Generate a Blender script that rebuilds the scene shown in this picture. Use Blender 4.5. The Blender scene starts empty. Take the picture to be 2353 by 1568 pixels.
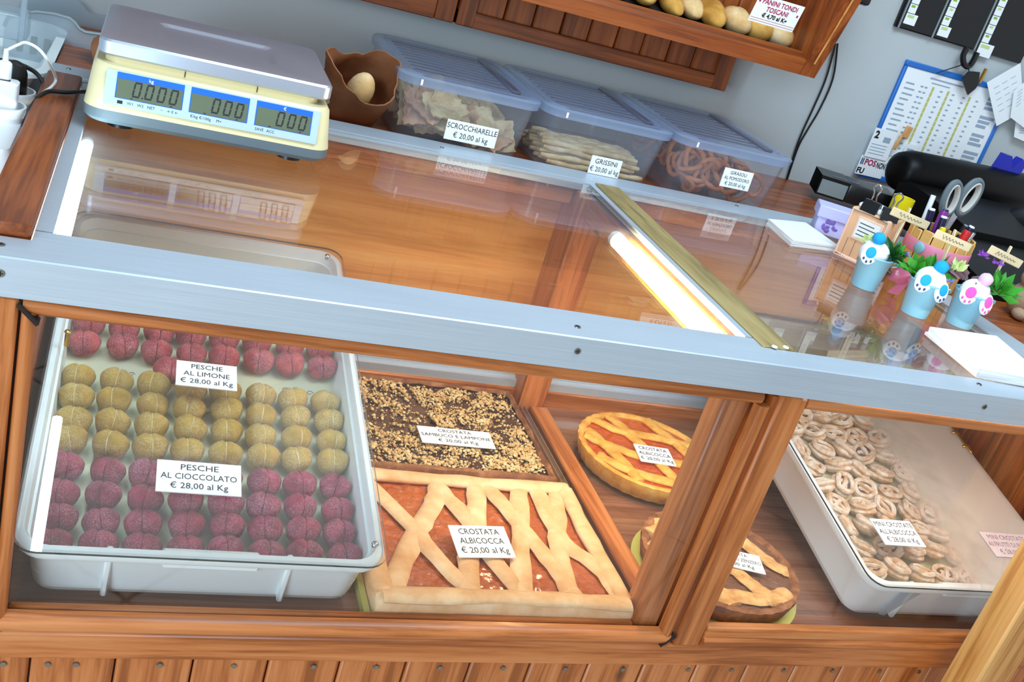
import bpy, bmesh, math, random
from mathutils import Vector, Matrix, Euler, noise as mnoise
S = bpy.context.scene
COL = S.collection
rnd = random.Random(7)
PI = math.pi

# ------------------------------------------------------------------ camera
CAM = Vector((-0.4353, -1.0226, 1.5026))
ROWS = ((0.92281179, -0.27216696, 0.27266015), (0.12443006, -0.45924949, -0.87954936), (0.3646033, 0.84558563, -0.38993509))
FPX = 2361.4
cd = bpy.data.cameras.new('camera'); cam = bpy.data.objects.new('camera', cd); COL.objects.link(cam)
cd.sensor_width = 36.0; cd.lens = 36.0 * FPX / 2353.0; cd.clip_start = 0.02
mr = Matrix((ROWS[0], tuple(-v for v in ROWS[1]), tuple(-v for v in ROWS[2]))).transposed()
cam.matrix_world = Matrix.Translation(CAM) @ mr.to_4x4()
S.camera = cam

def at(px, py, **k):
    """world point where the sight line of a photo pixel meets the plane X=, Y= or Z= value"""
    (a, v), = k.items(); i = 'XYZ'.index(a)
    c = ((px - 1176.5) / FPX, (py - 784.0) / FPX, 1.0)
    d = Vector([sum(ROWS[r][j] * c[r] for r in range(3)) for j in range(3)])
    return CAM + d * ((v - CAM[i]) / d[i])

# ------------------------------------------------------------------ light
w = bpy.data.worlds.new('world'); S.world = w; w.use_nodes = True
w.node_tree.nodes['Background'].inputs[0].default_value = (0.88, 0.94, 1.0, 1)
w.node_tree.nodes['Background'].inputs[1].default_value = 0.58
def area(name, loc, target, size, size_y, power, col):
    l = bpy.data.lights.new(name, 'AREA'); l.shape = 'RECTANGLE'; l.size = size; l.size_y = size_y; l.energy = power; l.color = col
    o = bpy.data.objects.new(name, l); COL.objects.link(o); o.location = loc
    o.rotation_euler = (Vector(target) - Vector(loc)).to_track_quat('-Z', 'Y').to_euler()
    return o
area('shop_window_light', (-1.75, -1.75, 1.5), (-0.35, 0.1, 0.95), 1.2, 1.4, 46, (0.66, 0.85, 1.0))
area('ceiling_lamp_light', (0.5, -0.2, 2.75), (0.4, 0.3, 0.9), 1.5, 0.6, 38, (0.66, 0.85, 1.0))
S.view_settings.view_transform = 'Standard'; S.view_settings.look = 'None'
S.view_settings.gamma = 1.0; S.view_settings.use_curve_mapping = False
S.view_settings.exposure = 0.25
S.cycles.transparent_max_bounces = 28
S.cycles.max_bounces = 8
S.cycles.caustics_reflective = False; S.cycles.caustics_refractive = False
S.cycles.sample_clamp_indirect = 4.0

# ------------------------------------------------------------------ materials
def lin(h):
    h = h.lstrip('#'); o = []
    for i in (0, 2, 4):
        c = int(h[i:i + 2], 16) / 255.0
        o.append(c / 12.92 if c <= 0.04045 else ((c + 0.055) / 1.055) ** 2.4)
    return (*o, 1.0)
def sc(c, k): return (min(c[0] * k, 1), min(c[1] * k, 1), min(c[2] * k, 1), 1)
class NT:
    def __init__(s, name):
        s.m = bpy.data.materials.new(name); s.m.use_nodes = True; s.t = s.m.node_tree; s.t.nodes.clear()
        s.out = s.n('ShaderNodeOutputMaterial')
    def n(s, typ, **k):
        x = s.t.nodes.new(typ)
        for a, v in k.items(): setattr(x, a, v)
        return x
    def set(s, node, sock, v):
        i = node.inputs[sock]
        if hasattr(v, 'is_output') or isinstance(v, bpy.types.NodeSocket): s.t.links.new(v, i)
        else: i.default_value = v
    def coords(s, scale=(1, 1, 1), rand=True):
        tc = s.n('ShaderNodeTexCoord'); mp = s.n('ShaderNodeMapping'); s.set(mp, 'Scale', scale)
        v = tc.outputs['Object']
        if rand:
            oi = s.n('ShaderNodeObjectInfo'); mu = s.n('ShaderNodeMath', operation='MULTIPLY'); s.set(mu, 0, oi.outputs['Random']); s.set(mu, 1, 17.0)
            ad = s.n('ShaderNodeVectorMath', operation='ADD'); s.set(ad, 0, v); s.set(ad, 1, mu.outputs[0]); v = ad.outputs[0]
        s.set(mp, 'Vector', v); return mp.outputs[0]
    def noise(s, vec, scale, detail=3, rough=.55, dist=0):
        n = s.n('ShaderNodeTexNoise'); s.set(n, 'Vector', vec); s.set(n, 'Scale', scale); s.set(n, 'Detail', detail); s.set(n, 'Roughness', rough); s.set(n, 'Distortion', dist)
        return n.outputs['Fac']
    def ramp(s, fac, stops):
        r = s.n('ShaderNodeValToRGB'); e = r.color_ramp.elements
        while len(e) < len(stops): e.new(.5)
        for el, (p, c) in zip(e, stops):
            el.position = p; el.color = c if len(c) == 4 else (*c, 1)
        s.set(r, 0, fac); return r.outputs[0]
    def mixc(s, f, a, b):
        x = s.n('ShaderNodeMix', data_type='RGBA'); s.set(x, 0, f); s.set(x, 6, a); s.set(x, 7, b); return x.outputs[2]
    def math(s, op, a, b=0.0):
        x = s.n('ShaderNodeMath', operation=op); s.set(x, 0, a); s.set(x, 1, b); return x.outputs[0]
    def bump(s, h, strength, dist=.002):
        b = s.n('ShaderNodeBump'); s.set(b, 'Height', h); s.set(b, 'Strength', strength); s.set(b, 'Distance', dist); return b.outputs[0]
    def pbr(s, col, rough=.5, metal=0, normal=None, coat=0, spec=.5, **k):
        p = s.n('ShaderNodeBsdfPrincipled'); s.set(p, 'Base Color', col); s.set(p, 'Roughness', rough); s.set(p, 'Metallic', metal)
        s.set(p, 'Coat Weight', coat); s.set(p, 'Coat Roughness', .12); s.set(p, 'Specular IOR Level', spec)
        if normal is not None: s.set(p, 'Normal', normal)
        for a, v in k.items(): s.set(p, a.replace('_', ' '), v)
        return p.outputs[0]
    def mixs(s, f, a, b):
        x = s.n('ShaderNodeMixShader'); s.set(x, 0, f); s.set(x, 1, a); s.set(x, 2, b); return x.outputs[0]
    def done(s, sh): s.t.links.new(sh, s.out.inputs[0]); return s.m
    def schlick(s, f0=.04):
        g = s.n('ShaderNodeNewGeometry'); d = s.n('ShaderNodeVectorMath', operation='DOT_PRODUCT'); s.set(d, 0, g.outputs['Normal']); s.set(d, 1, g.outputs['Incoming'])
        c = s.math('ABSOLUTE', d.outputs['Value']); p = s.math('POWER', s.math('SUBTRACT', 1.0, c), 5.0)
        return s.math('ADD', s.math('MULTIPLY', p, 1 - f0), f0)

def mat(name, col, rough=.5, metal=0, var=.08, scale=25, bump=0, bscale=120, coat=0, spec=.5, rand=True, **k):
    t = NT(name); c = lin(col); v = t.coords(rand=rand)
    base = t.mixc(t.noise(v, scale), sc(c, 1 - var), sc(c, 1 + var))
    nm = t.bump(t.noise(v, bscale, 4), bump) if bump else None
    return t.done(t.pbr(base, rough, metal, nm, coat, spec, **k))
def wood(name, dark, mid, light, axis, rough=.42, coat=.15, fine=1.0, knots=True):
    t = NT(name); s = [13, 13, 13]; s[axis] = .8
    v = t.coords(tuple(x * fine for x in s))
    n1 = t.noise(v, 3.0, 6, .62, .6); s2 = [60, 60, 60]; s2[axis] = 2.2
    v2 = t.coords(tuple(s2)); n2 = t.noise(v2, 3.0, 3)
    f = t.math('ADD', t.math('MULTIPLY', n1, .75), t.math('MULTIPLY', n2, .25))
    c = t.ramp(f, [(.30, sc(lin(dark), .85)), (.41, lin(dark)), (.51, lin(mid)), (.68, lin(light))])
    if knots:
        s3 = [1, 1, 1]; s3[axis] = .55
        vo = t.n('ShaderNodeTexVoronoi'); t.set(vo, 'Vector', t.coords(tuple(s3))); t.set(vo, 'Scale', 8.0)
        kf = t.ramp(vo.outputs['Distance'], [(.03, (1, 1, 1)), (.09, (0, 0, 0))])
        c = t.mixc(t.math('MULTIPLY', kf, .8), c, sc(lin(dark), .28))
    return t.done(t.pbr(c, rough, 0, t.bump(f, .12, .002), coat, .4))
def glass(name, f0=.05, haze=None, haze_col='#ffffff', tint='#ffffff', rough=0.0):
    t = NT(name); tr = t.n('ShaderNodeBsdfTransparent'); t.set(tr, 0, lin(tint)); gl = t.n('ShaderNodeBsdfGlossy'); t.set(gl, 'Roughness', rough)
    body = tr.outputs[0]
    if haze is not None:
        p = t.pbr(lin(haze_col), .7); tl = t.n('ShaderNodeBsdfTranslucent'); t.set(tl, 0, lin(haze_col))
        body = t.mixs(haze(t) if callable(haze) else haze, body, t.mixs(.5, p, tl.outputs[0]))
    return t.done(t.mixs(t.schlick(f0), body, gl.outputs[0]))
def scratches(t):
    a = t.noise(t.coords((14, 160, 1), False), 4, 3); b = t.noise(t.coords((150, 18, 1), False), 4, 3); c = t.noise(t.coords((1, 1, 1), False), 7, 2)
    ra = t.ramp(a, [(.62, (0, 0, 0)), (.7, (1, 1, 1))]); rb = t.ramp(b, [(.62, (0, 0, 0)), (.7, (1, 1, 1))])
    return t.math('ADD', t.math('MULTIPLY', t.math('MULTIPLY', t.math('MAXIMUM', ra, rb), c), .10), .018)
def reflection_haze(t):
    # reflection on the lid painted as a whitish haze, thick on one half
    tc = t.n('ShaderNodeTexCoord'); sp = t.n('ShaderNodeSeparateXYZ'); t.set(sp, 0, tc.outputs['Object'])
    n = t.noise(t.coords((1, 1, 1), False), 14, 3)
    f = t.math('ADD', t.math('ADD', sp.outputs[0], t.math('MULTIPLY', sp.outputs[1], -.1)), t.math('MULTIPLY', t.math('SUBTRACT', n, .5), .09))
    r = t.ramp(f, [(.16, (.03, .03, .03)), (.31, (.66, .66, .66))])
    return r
def frosted(name, col, op, rough=.35):
    t = NT(name); tr = t.n('ShaderNodeBsdfTransparent'); p = t.pbr(lin(col), rough); tl = t.n('ShaderNodeBsdfTranslucent'); t.set(tl, 0, lin(col))
    gl = t.n('ShaderNodeBsdfGlossy'); t.set(gl, 'Roughness', .15)
    return t.done(t.mixs(t.math('MULTIPLY', t.schlick(.04), .7), t.mixs(op, tr.outputs[0], t.mixs(.45, p, tl.outputs[0])), gl.outputs[0]))
def emit(name, col, strength):
    t = NT(name); e = t.n('ShaderNodeEmission'); t.set(e, 0, lin(col)); t.set(e, 1, strength); return t.done(e.outputs[0])
def sugared(name, dark, mid, sug, amt=.5, rough=.7):
    t = NT(name); v = t.coords()
    base = t.mixc(t.ramp(t.noise(v, 42, 4), [(.34, (0, 0, 0)), (.64, (1, 1, 1))]), lin(dark), lin(mid))
    vo = t.n('ShaderNodeTexVoronoi'); t.set(vo, 'Vector', v); t.set(vo, 'Scale', 950)
    sp = t.ramp(vo.outputs['Color'], [(.45, (.12, .12, .12)), (.8, (1, 1, 1))])
    patch = t.ramp(t.noise(v, 30, 3), [(.35, (.15, .15, .15)), (.7, (1, 1, 1))])
    c = t.mixc(t.math('MULTIPLY', t.math('MULTIPLY', sp, patch), amt), base, lin(sug))
    return t.done(t.pbr(c, rough, 0, t.bump(t.math('ADD', vo.outputs['Distance'], t.math('MULTIPLY', t.noise(v, 90, 3), 2.5)), .6, .002), spec=.35))
def pastry(name, dark, mid, light, bump=.35, scale=45, dust=0.0):
    t = NT(name); v = t.coords(); n = t.noise(v, scale, 5, .6)
    c = t.ramp(n, [(.3, lin(dark)), (.5, lin(mid)), (.68, lin(light))])
    if dust:
        d = t.ramp(t.noise(v, 60, 5), [(.42, (0, 0, 0)), (.6, (1, 1, 1))]); c = t.mixc(t.math('MULTIPLY', d, dust), c, lin('#f3e9de'))
    return t.done(t.pbr(c, .7, 0, t.bump(t.noise(v, 260, 4), bump, .002), spec=.25))
def jam(name, a, b, rough=.08):
    t = NT(name); v = t.coords(); n = t.noise(v, 70, 5, .6, .8)
    return t.done(t.pbr(t.mixc(n, lin(a), lin(b)), rough, 0, t.bump(n, 1.0, .010), 1.0, .8))

W_RED, W_MID, W_LT = '#96501f', '#bd6f38', '#d08a54'
M = {}
for i, ax in enumerate('XYZ'):
    M['wood' + ax] = wood('varnished pine along ' + ax, W_RED, W_MID, W_LT, i)
    M['dwood' + ax] = wood('dark varnished pine along ' + ax, '#6e3414', '#92491d', '#aa5d2a', i)
M['pineZ'] = wood('pale pine', '#b97a3c', '#d69a55', '#e6b473', 2, knots=True)
M['planedY'] = wood('bare planed pine', '#7d6a42', '#a08a58', '#b8a272', 1, .6, 0)
M['ply'] = wood('orange veneer', '#c07a34', '#d48f46', '#e2a55a', 0, .35, .3, .5, False)
M['floorwood'] = wood('glossy brown shelf', '#744632', '#906048', '#a0745c', 0, .06, 1.0, .6, False)
def brushed():
    t = NT('brushed aluminium'); n = t.noise(t.coords((2, 160, 160)), 4, 3); m = t.noise(t.coords((1, 1, 1)), 6, 4)
    c = t.mixc(n, lin('#b4c0cc'), lin('#cfdae4')); sc_ = t.noise(t.coords((30, 30, 30)), 3.5, 6, .75, 3.0)
    c = t.mixc(t.math('MULTIPLY', t.ramp(sc_, [(.66, (0, 0, 0)), (.70, (1, 1, 1))]), .35), c, lin('#5c6268'))
    return t.done(t.pbr(c, t.math('ADD', t.math('MULTIPLY', m, .2), .30), .45, t.bump(n, .08, .001)))
M['alu'] = brushed()
M['steel'] = mat('stainless steel', '#c6cad2', .22, 1.0, .06, 8)
M['platter'] = mat('brushed platter steel', '#c6cede', .34, .82, .08, 6)
M['screw'] = mat('screw steel', '#8d8a84', .35, .9, .2)
M['brass'] = mat('brass', '#c9a24a', .25, .9)
M['gap'] = mat('dark brown gap', '#20100a', .8)  # near-black brown for grooves, mitres, slots and seams
M['glass_top'] = glass('scratched counter glass', .05, scratches)
M['glass'] = glass('clear glass', .04, .004)
M['lid'] = glass('clear acrylic lid', .05, .018, '#e8f2f0')
M['haze_lid'] = glass('acrylic lid with painted reflection haze', .05, reflection_haze, '#f4ece6')  # lid with its pale reflection painted in as haze
M['edge'] = mat('acrylic sheet edge', '#27342f', .25)
M['cool'] = emit('cool tube glow', '#d2f4ff', 36)
M['added_fill'] = emit('added unseen tube glow', '#fff4e4', 60)
M['warm'] = emit('warm tube glow', '#ffe6ae', 54)
M['whiteplas'] = mat('white food crate plastic', '#e9efee', .4, 0, .03, 6, .05, 300)
M['paper'] = mat('white card', '#f2f4f5', .6, 0, .02)
M['hazed'] = mat('pinkish card with painted haze', '#cdbfc2', .6, 0, .02)  # haze lying over this card is mixed into its colour
M['mauveink'] = mat('mauve ink with painted haze', '#7a6478', .6, 0, 0)  # lettering paled by the same painted haze
M['ink'] = mat('black ink', '#16181c', .6, 0, 0)
M['redink'] = mat('dark red ink', '#a81d52', .6, 0, 0)
M['greyink'] = mat('faint grey ink', '#9dabbd', .7, 0, 0)
M['yellowink'] = mat('olive marker ink', '#c4c26c', .7, 0, 0)
M['greenink'] = mat('green marker ink', '#8fb63c', .7, 0, 0)
M['tealink'] = mat('teal marker ink', '#1f8fae', .7, 0, 0)
M['black'] = mat('black plastic', '#0e0f11', .3, 0, .1)
M['gloss_black'] = mat('satin black plastic', '#060607', .42, 0, .1, spec=.18)
M['crate'] = frosted('clear polypropylene', '#e0eafa', .09)
M['cratelid'] = frosted('milky polypropylene lid', '#b6cdf0', .42)
M['cratelid_rib'] = frosted('milky lid rib', '#77748a', .5)
M['red_peach'] = sugared('crimson sugared bun', '#7c0c2a', '#b42648', '#f0b8ca', .6)
M['red_peach2'] = sugared('red orange sugared bun', '#9a1034', '#cc4444', '#f0c0c6', .6)
M['yellow_peach'] = sugared('yellow sugared bun', '#b4881c', '#cfa63c', '#f2e6be', .7)
M['seam_y'] = pastry('pale cream seam', '#c9b07a', '#dcc894', '#ece0bb')
M['seam_r'] = pastry('dark cream seam', '#4a0f1c', '#7c1c30', '#a13a4c')
M['dough'] = pastry('pale baked dough', '#d6a06a', '#e6b887', '#f0cda0', .25, 22)
M['dough2'] = pastry('golden baked dough', '#c6822f', '#e2a54a', '#efbc66', .35, 40)
M['brown_dough'] = pastry('brown cocoa crust', '#6a3c24', '#8d5836', '#a9754e', .5, 50)
M['tan_dough'] = pastry('tan lattice dough', '#b37c42', '#cfa064', '#dfb67c', .5, 50)
M['crumb'] = pastry('pale crumble', '#c2955e', '#e0b87e', '#f2d8a6', .5, 60)
M['apricot'] = jam('apricot jam', '#a83c00', '#de6e08')
M['apricot2'] = jam('orange jam', '#bc3400', '#e4600e', .12)
M['choc'] = jam('chocolate cream', '#5a2f1c', '#8a5438', .25)
M['berry'] = jam('dark berry jam', '#20090d', '#4a1a1e', .15)
M['cream_base'] = mat('greenish cream tray paper', '#cfcfae', .7)
M['mini'] = pastry('sugared mini tart dough', '#c49a72', '#dab68f', '#e8d0b2', .5, 60, .6)
M['mini_jam'] = jam('dark mini tart jam', '#33262a', '#54404a', .25)
M['cracker'] = pastry('pale cracker', '#b08f5c', '#c9ad7c', '#dcc79a', .4, 40)
M['cracker2'] = pastry('rosy cracker', '#9c6848', '#b98a66', '#cfa986', .4, 40)
M['stick'] = pastry('breadstick', '#b9945c', '#d4b482', '#e4cda0', .4, 40)
M['taralli'] = sugared('tomato pastry ring', '#b05a28', '#d07a40', '#ecb080', .5)
M['bread'] = pastry('bread crust', '#a8702a', '#cf9a48', '#e2b868', .25, 14)
M['bread2'] = pastry('floury bread crust', '#b98848', '#d8b078', '#ecd2a4', .25, 14)
M['kraft'] = mat('brown kraft paper', '#8f5a38', .75, 0, .3, 14, 1.0, 26)
M['kraft_in'] = mat('pale bag lining', '#a58a74', .75, 0, .15, 12, .4, 40)
M['cream_plas'] = mat('cream plastic', '#e2d4a6', .32, 0, .03, 6)
M['grey_plas'] = mat('grey blue plastic', '#65727a', .38, 0, .04, 6)
M['panel'] = mat('pale blue grey panel film', '#b4c8cf', .3, 0, .02)
M['blue'] = mat('blue print', '#1563c4', .35, 0, .03)
M['lcd'] = mat('grey green display', '#5f6852', .12, 0, .12, 9, coat=.6)
M['white'] = mat('white plastic', '#eef0f2', .35, 0, .02)
M['cable'] = mat('black cable', '#0c0c0d', .4)
M['plaster'] = mat('white plaster wall', '#babfc0', .9, 0, .05, 5, .25, 90)
M['blueframe'] = mat('blue plastic frame', '#1f6cc0', .4)
M['navy'] = mat('royal blue plastic', '#1420a8', .35)
M['lilac'] = mat('lilac card', '#c3c0ee', .6, 0, .06)
M['purple'] = mat('violet print', '#7d63b8', .6)
M['peach'] = mat('peach card', '#eab98e', .6, 0, .06)
M['peach_trim'] = mat('pale pink trim', '#f3cdb8', .6)
M['tanwood'] = mat('light tan wood print', '#d69c5c', .55, 0, .12, 30)
M['yellow'] = mat('yellow plastic', '#f0dc08', .35)
M['red'] = mat('red plastic', '#d62222', .35)
M['indigo'] = mat('dark indigo plastic', '#1b1840', .25)
M['violet'] = mat('violet plastic', '#8c2f9a', .25)
M['grey_handle'] = mat('slate grey handle', '#5f6a70', .45)
M['pale_grip'] = mat('pale grey grip', '#b9b4ac', .55)
M['sky'] = mat('light blue enamel', '#8ccbe4', .28, 0, .03, coat=.4)
M['fluff'] = mat('white felt', '#f3f6fa', .95, 0, .02, 20, .5, 500)
M['fluffblue'] = mat('bright blue pompom', '#18a4e6', .95, 0, .1, 40, .8, 500)
M['fluffpink'] = mat('pale pink pompom', '#f3c4e2', .95, 0, .06, 40, .8, 500)
M['padblue'] = mat('blue felt pad', '#18a0dc', .8)
M['padpink'] = mat('hot pink felt pad', '#ee58b4', .8)
M['navyink'] = mat('dark blue ink', '#1d4a78', .7)
M['leaf'] = mat('plastic leaf green', '#3f9a2c', .45, 0, .35, 30)
M['leafd'] = mat('dark leaf green', '#1f5a26', .45, 0, .3, 30)
M['leafl'] = mat('pale yellow green', '#c4d68a', .5, 0, .2, 30)
M['flower'] = mat('violet flower', '#8a7fc4', .6)
M['magenta'] = mat('magenta flower', '#9a4fc0', .6)
M['twig'] = mat('grey pink twig', '#8a6a70', .7)
M['stickwood'] = mat('pale craft wood', '#e2cfa8', .6, 0, .08, 40)
M['potwood'] = mat('golden wood slat', '#dfae62', .5, 0, .1, 30)
M['pinkribbon'] = mat('pink ribbon', '#e88aa8', .45, 0, .06)
M['tulle'] = frosted('pink tulle', '#f08ab0', .75)
M['heart'] = mat('grey blue heart', '#7fb4bc', .5)
M['teddy'] = mat('brown plush', '#a98a70', .95, 0, .2, 60, .8, 300)
M['braid'] = mat('black white braided cable', '#1a1a1c', .6, 0, .6, 400)
M['appl'] = mat('white enamel', '#dfe4e6', .3)
M['bin'] = frosted('grey blue clear plastic', '#c4d2dc', .45)
M['darkfloor'] = mat('dark tray liner', '#1d1512', .6)
M['greymetal'] = mat('grey painted metal', '#8f9a9c', .35, .3)
M['tile'] = mat('pale stone tile', '#cdbfae', .3, 0, .05, 8)
M['grout'] = mat('dark grout', '#3a352f', .9)

# ------------------------------------------------------------------ mesh builder
class MB:
    def __init__(s): s.b = bmesh.new(); s.mi = 0
    def _f(s, vs):
        try: f = s.b.faces.new(vs); f.material_index = s.mi; f.smooth = True; return f
        except ValueError: return None
    def box(s, x0, x1, y0, y1, z0, z1, bev=0, mtx=None, seg=1):
        t = bmesh.new(); P = [(x, y, z) for z in (z0, z1) for y in (y0, y1) for x in (x0, x1)]
        V = [t.verts.new(p) for p in P]
        for q in ((0, 2, 3, 1), (4, 5, 7, 6), (0, 1, 5, 4), (2, 6, 7, 3), (0, 4, 6, 2), (1, 3, 7, 5)): t.faces.new([V[i] for i in q])
        if bev: bmesh.ops.bevel(t, geom=t.edges[:] , offset=bev, segments=seg, affect='EDGES', profile=.5)
        return s.add(t, mtx)
    def add(s, t, mtx=None):
        if mtx is not None: bmesh.ops.transform(t, matrix=mtx, verts=t.verts[:])
        mp = {v: s.b.verts.new(v.co) for v in t.verts}
        for f in t.faces: s._f([mp[v] for v in f.verts])
        t.free(); return s
    def loft(s, rings, cap0=True, cap1=True, closed=True):
        R = [[s.b.verts.new(p) for p in r] for r in rings]; n = len(R[0])
        for a, b in zip(R, R[1:]):
            for i in range(n if closed else n - 1):
                j = (i + 1) % n; s._f([a[i], a[j], b[j], b[i]])
        if cap0: s._f(R[0][::-1])
        if cap1: s._f(R[-1])
        return s
    def tube(s, path, r, n=8, closed=False, flat=1.0):
        path = [Vector(p) for p in path]; L = len(path); rings = []; up = None
        for i, p in enumerate(path):
            a = path[(i - 1) % L] if closed or i else p; b = path[(i + 1) % L] if closed or i < L - 1 else p
            d = (b - a).normalized()
            if up is None:
                up = Vector((0, 0, 1)) if abs(d.z) < .9 else Vector((0, 1, 0))
            x = d.cross(up)
            if x.length < 1e-6: x = d.orthogonal()
            x.normalize(); u = x.cross(d).normalized(); up = u
            rr = r[i] if isinstance(r, (list, tuple)) else r
            rings.append([p + (x * math.cos(2 * PI * k / n) + u * math.sin(2 * PI * k / n) * flat) * rr for k in range(n)])
        if closed: s.loft(rings + [rings[0]], False, False); bmesh.ops.remove_doubles(s.b, verts=s.b.verts[:], dist=1e-7)
        else: s.loft(rings)
        return s
    def cyl(s, p0, p1, r0, r1=None, n=16): return s.tube([p0, p1], [r0, r0 if r1 is None else r1], n)
    def lathe(s, prof, c=(0, 0, 0), n=28, cap=True):
        return s.loft([[(c[0] + r * math.cos(2 * PI * k / n), c[1] + r * math.sin(2 * PI * k / n), c[2] + z) for k in range(n)] for r, z in prof], cap, cap)
    def ball(s, c, r, u=16, v=10, fn=None, mtx=None):
        t = bmesh.new(); bmesh.ops.create_uvsphere(t, u_segments=u, v_segments=v, radius=1)
        for x in t.verts:
            k = fn(x.co) if fn else 1.0; x.co = Vector((x.co.x * r[0] * k + c[0], x.co.y * r[1] * k + c[1], x.co.z * r[2] * k + c[2]))
        return s.add(t, mtx)
    def prism(s, poly, lo, hi, axis=2):
        def P(a, b, h): return {0: (h, a, b), 1: (a, h, b), 2: (a, b, h)}[axis]
        return s.loft([[P(a, b, lo) for a, b in poly], [P(a, b, hi) for a, b in poly]])
    def obj(s, name, mats, parent=None, angle=40):
        bmesh.ops.recalc_face_normals(s.b, faces=s.b.faces[:])
        me = bpy.data.meshes.new(name); s.b.to_mesh(me); s.b.free()
        for m in (mats if isinstance(mats, (list, tuple)) else [mats]): me.materials.append(M[m] if isinstance(m, str) else m)
        me.set_sharp_from_angle(angle=math.radians(angle))
        o = bpy.data.objects.new(name, me); COL.objects.link(o)
        if parent: o.parent = parent
        return o
def rrect(x0, x1, y0, y1, r, z, n=6):
    o = []
    for cx, cy, a0 in ((x1 - r, y1 - r, 0), (x0 + r, y1 - r, 90), (x0 + r, y0 + r, 180), (x1 - r, y0 + r, 270)):
        for k in range(n + 1):
            a = math.radians(a0 + 90 * k / n); o.append((cx + r * math.cos(a), cy + r * math.sin(a), z))
    return o
def thing(name, label, cat, loc=(0, 0, 0), rot=(0, 0, 0), group=None):
    o = bpy.data.objects.new(name, None); COL.objects.link(o); o.location = loc; o.rotation_euler = rot; o.empty_display_size = .02
    return tag(o, label, cat, group)
def tag(o, label, cat, group=None):
    o['label'] = label; o['category'] = cat
    if group: o['group'] = group
    return o
def struct(o): o['kind'] = 'structure'; return o
def box(name, m, parent, *a, bev=0, seg=1): return MB().box(*a, bev=bev, seg=seg).obj(name, m, parent)
def dup(root, loc=None, rot=None, label=None, group=None, rotm=None):
    c = root.copy(); COL.objects.link(c)
    if loc is not None: c.location = loc
    if rot is not None: c.rotation_euler = rot
    if label: c['label'] = label
    if group: c['group'] = group
    for ch in root.children:
        d = ch.copy(); COL.objects.link(d); d.parent = c
        for g in ch.children:
            e = g.copy(); COL.objects.link(e); e.parent = d
    return c
def frame(loc, x, y):
    x = Vector(x).normalized(); y = Vector(y); z = x.cross(y).normalized(); y = z.cross(x)
    m = Matrix((x, y, z)).transposed().to_4x4(); m.translation = Vector(loc); return m
def text(s, size, x, y, parent, m='ink', z=.0012, width=None, bold=0.0, align='CENTER', name='lettering'):
    c = bpy.data.curves.new(name, 'FONT'); c.body = s; c.size = size; c.align_x = align; c.align_y = 'CENTER'; c.offset = bold; c.resolution_u = 2
    t = bpy.data.objects.new('text_source', c); COL.objects.link(t); dg = bpy.context.evaluated_depsgraph_get()
    me = bpy.data.meshes.new_from_object(t.evaluated_get(dg)); bpy.data.objects.remove(t); bpy.data.curves.remove(c)
    xs = [v.co.x for v in me.vertices]; d = max(xs) - min(xs); k = width / d if width and d > width * .5 else 1
    for v in me.vertices: v.co.x *= k
    me.materials.clear(); me.materials.append(M[m]); o = bpy.data.objects.new(name, me); COL.objects.link(o); o.parent = parent; o.location = (x, y, z); o['kind'] = 'stuff'
    return o
def bars(rects, m, parent, z=.0012, name='printed_lines'):
    b = MB()
    for x0, x1, y0, y1 in rects: b.box(x0, x1, y0, y1, z - .0002, z)
    o = b.obj(name, m, parent); o['kind'] = 'stuff'; return o
def card(label, mtx, w, h, lines, group='price cards', size=None, name='price_card', m='paper', ink='ink'):
    o = MB().box(-w / 2, w / 2, -h / 2, h / 2, -.0008, .0008).obj(name, m); o.matrix_world = mtx; tag(o, label, 'price card', group)
    n = len(lines)
    for i, (t, wf) in enumerate(lines):
        text(t, size or h / n * .78, 0, h * .44 - (i + .5) * h * .88 / n, o, ink, width=w * wf, bold=0)
    return o
def smooth_path(pts, k=6):
    P = [Vector(p) for p in pts]; o = []
    for i in range(len(P) - 1):
        a = P[max(i - 1, 0)]; b = P[i]; c = P[i + 1]; d = P[min(i + 2, len(P) - 1)]
        for j in range(k):
            t = j / k; o.append(.5 * ((2 * b) + (c - a) * t + (2 * a - 5 * b + 4 * c - d) * t * t + (3 * b - a - 3 * c + d) * t ** 3))
    return o + [P[-1]]
ORD = ['first', 'second', 'third', 'fourth', 'fifth', 'sixth', 'seventh', 'eighth', 'ninth', 'tenth', 'eleventh', 'twelfth']

# ------------------------------------------------------------------ setting
ZT = 1.05
struct(box('wall_back', 'plaster', None, -2.6, 3.2, 1.2, 1.3, 0, 2.9))
struct(box('wall_left', 'plaster', None, -2.7, -2.6, -.6, 1.3, 0, 2.9))
fl = struct(box('floor', 'grout', None, -3.2, 3.2, -4.5, 1.2, -.06, -.004))
t0 = None
cx0, cy0, a = -.3311, -.69997, .42
tm = MB().box(-a / 2 + .004, a / 2 - .004, -a / 2 + .004, a / 2 - .004, -.02, 0, .002)
for i in range(-6, 7):
    for j in range(-6, 7):
        u, v = (i + .5) * a, (j + .5) * a; x = cx0 + (u - v) * .7071; y = cy0 + (u + v) * .7071
        if not (-2.6 < x < 2.9 and -3.9 < y < 0.7): continue
        if t0 is None: t0 = tm.obj('tile', 'tile', fl)
        o = t0 if t0.location.length == 0 else t0.copy()
        if o is not t0: COL.objects.link(o)
        o.location = (x, y, 0); o.rotation_euler = (0, 0, PI / 4)
struct(box('ceiling', 'plaster', None, -2.7, 3.2, -1.6, 1.3, 2.9, 3.0))

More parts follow.
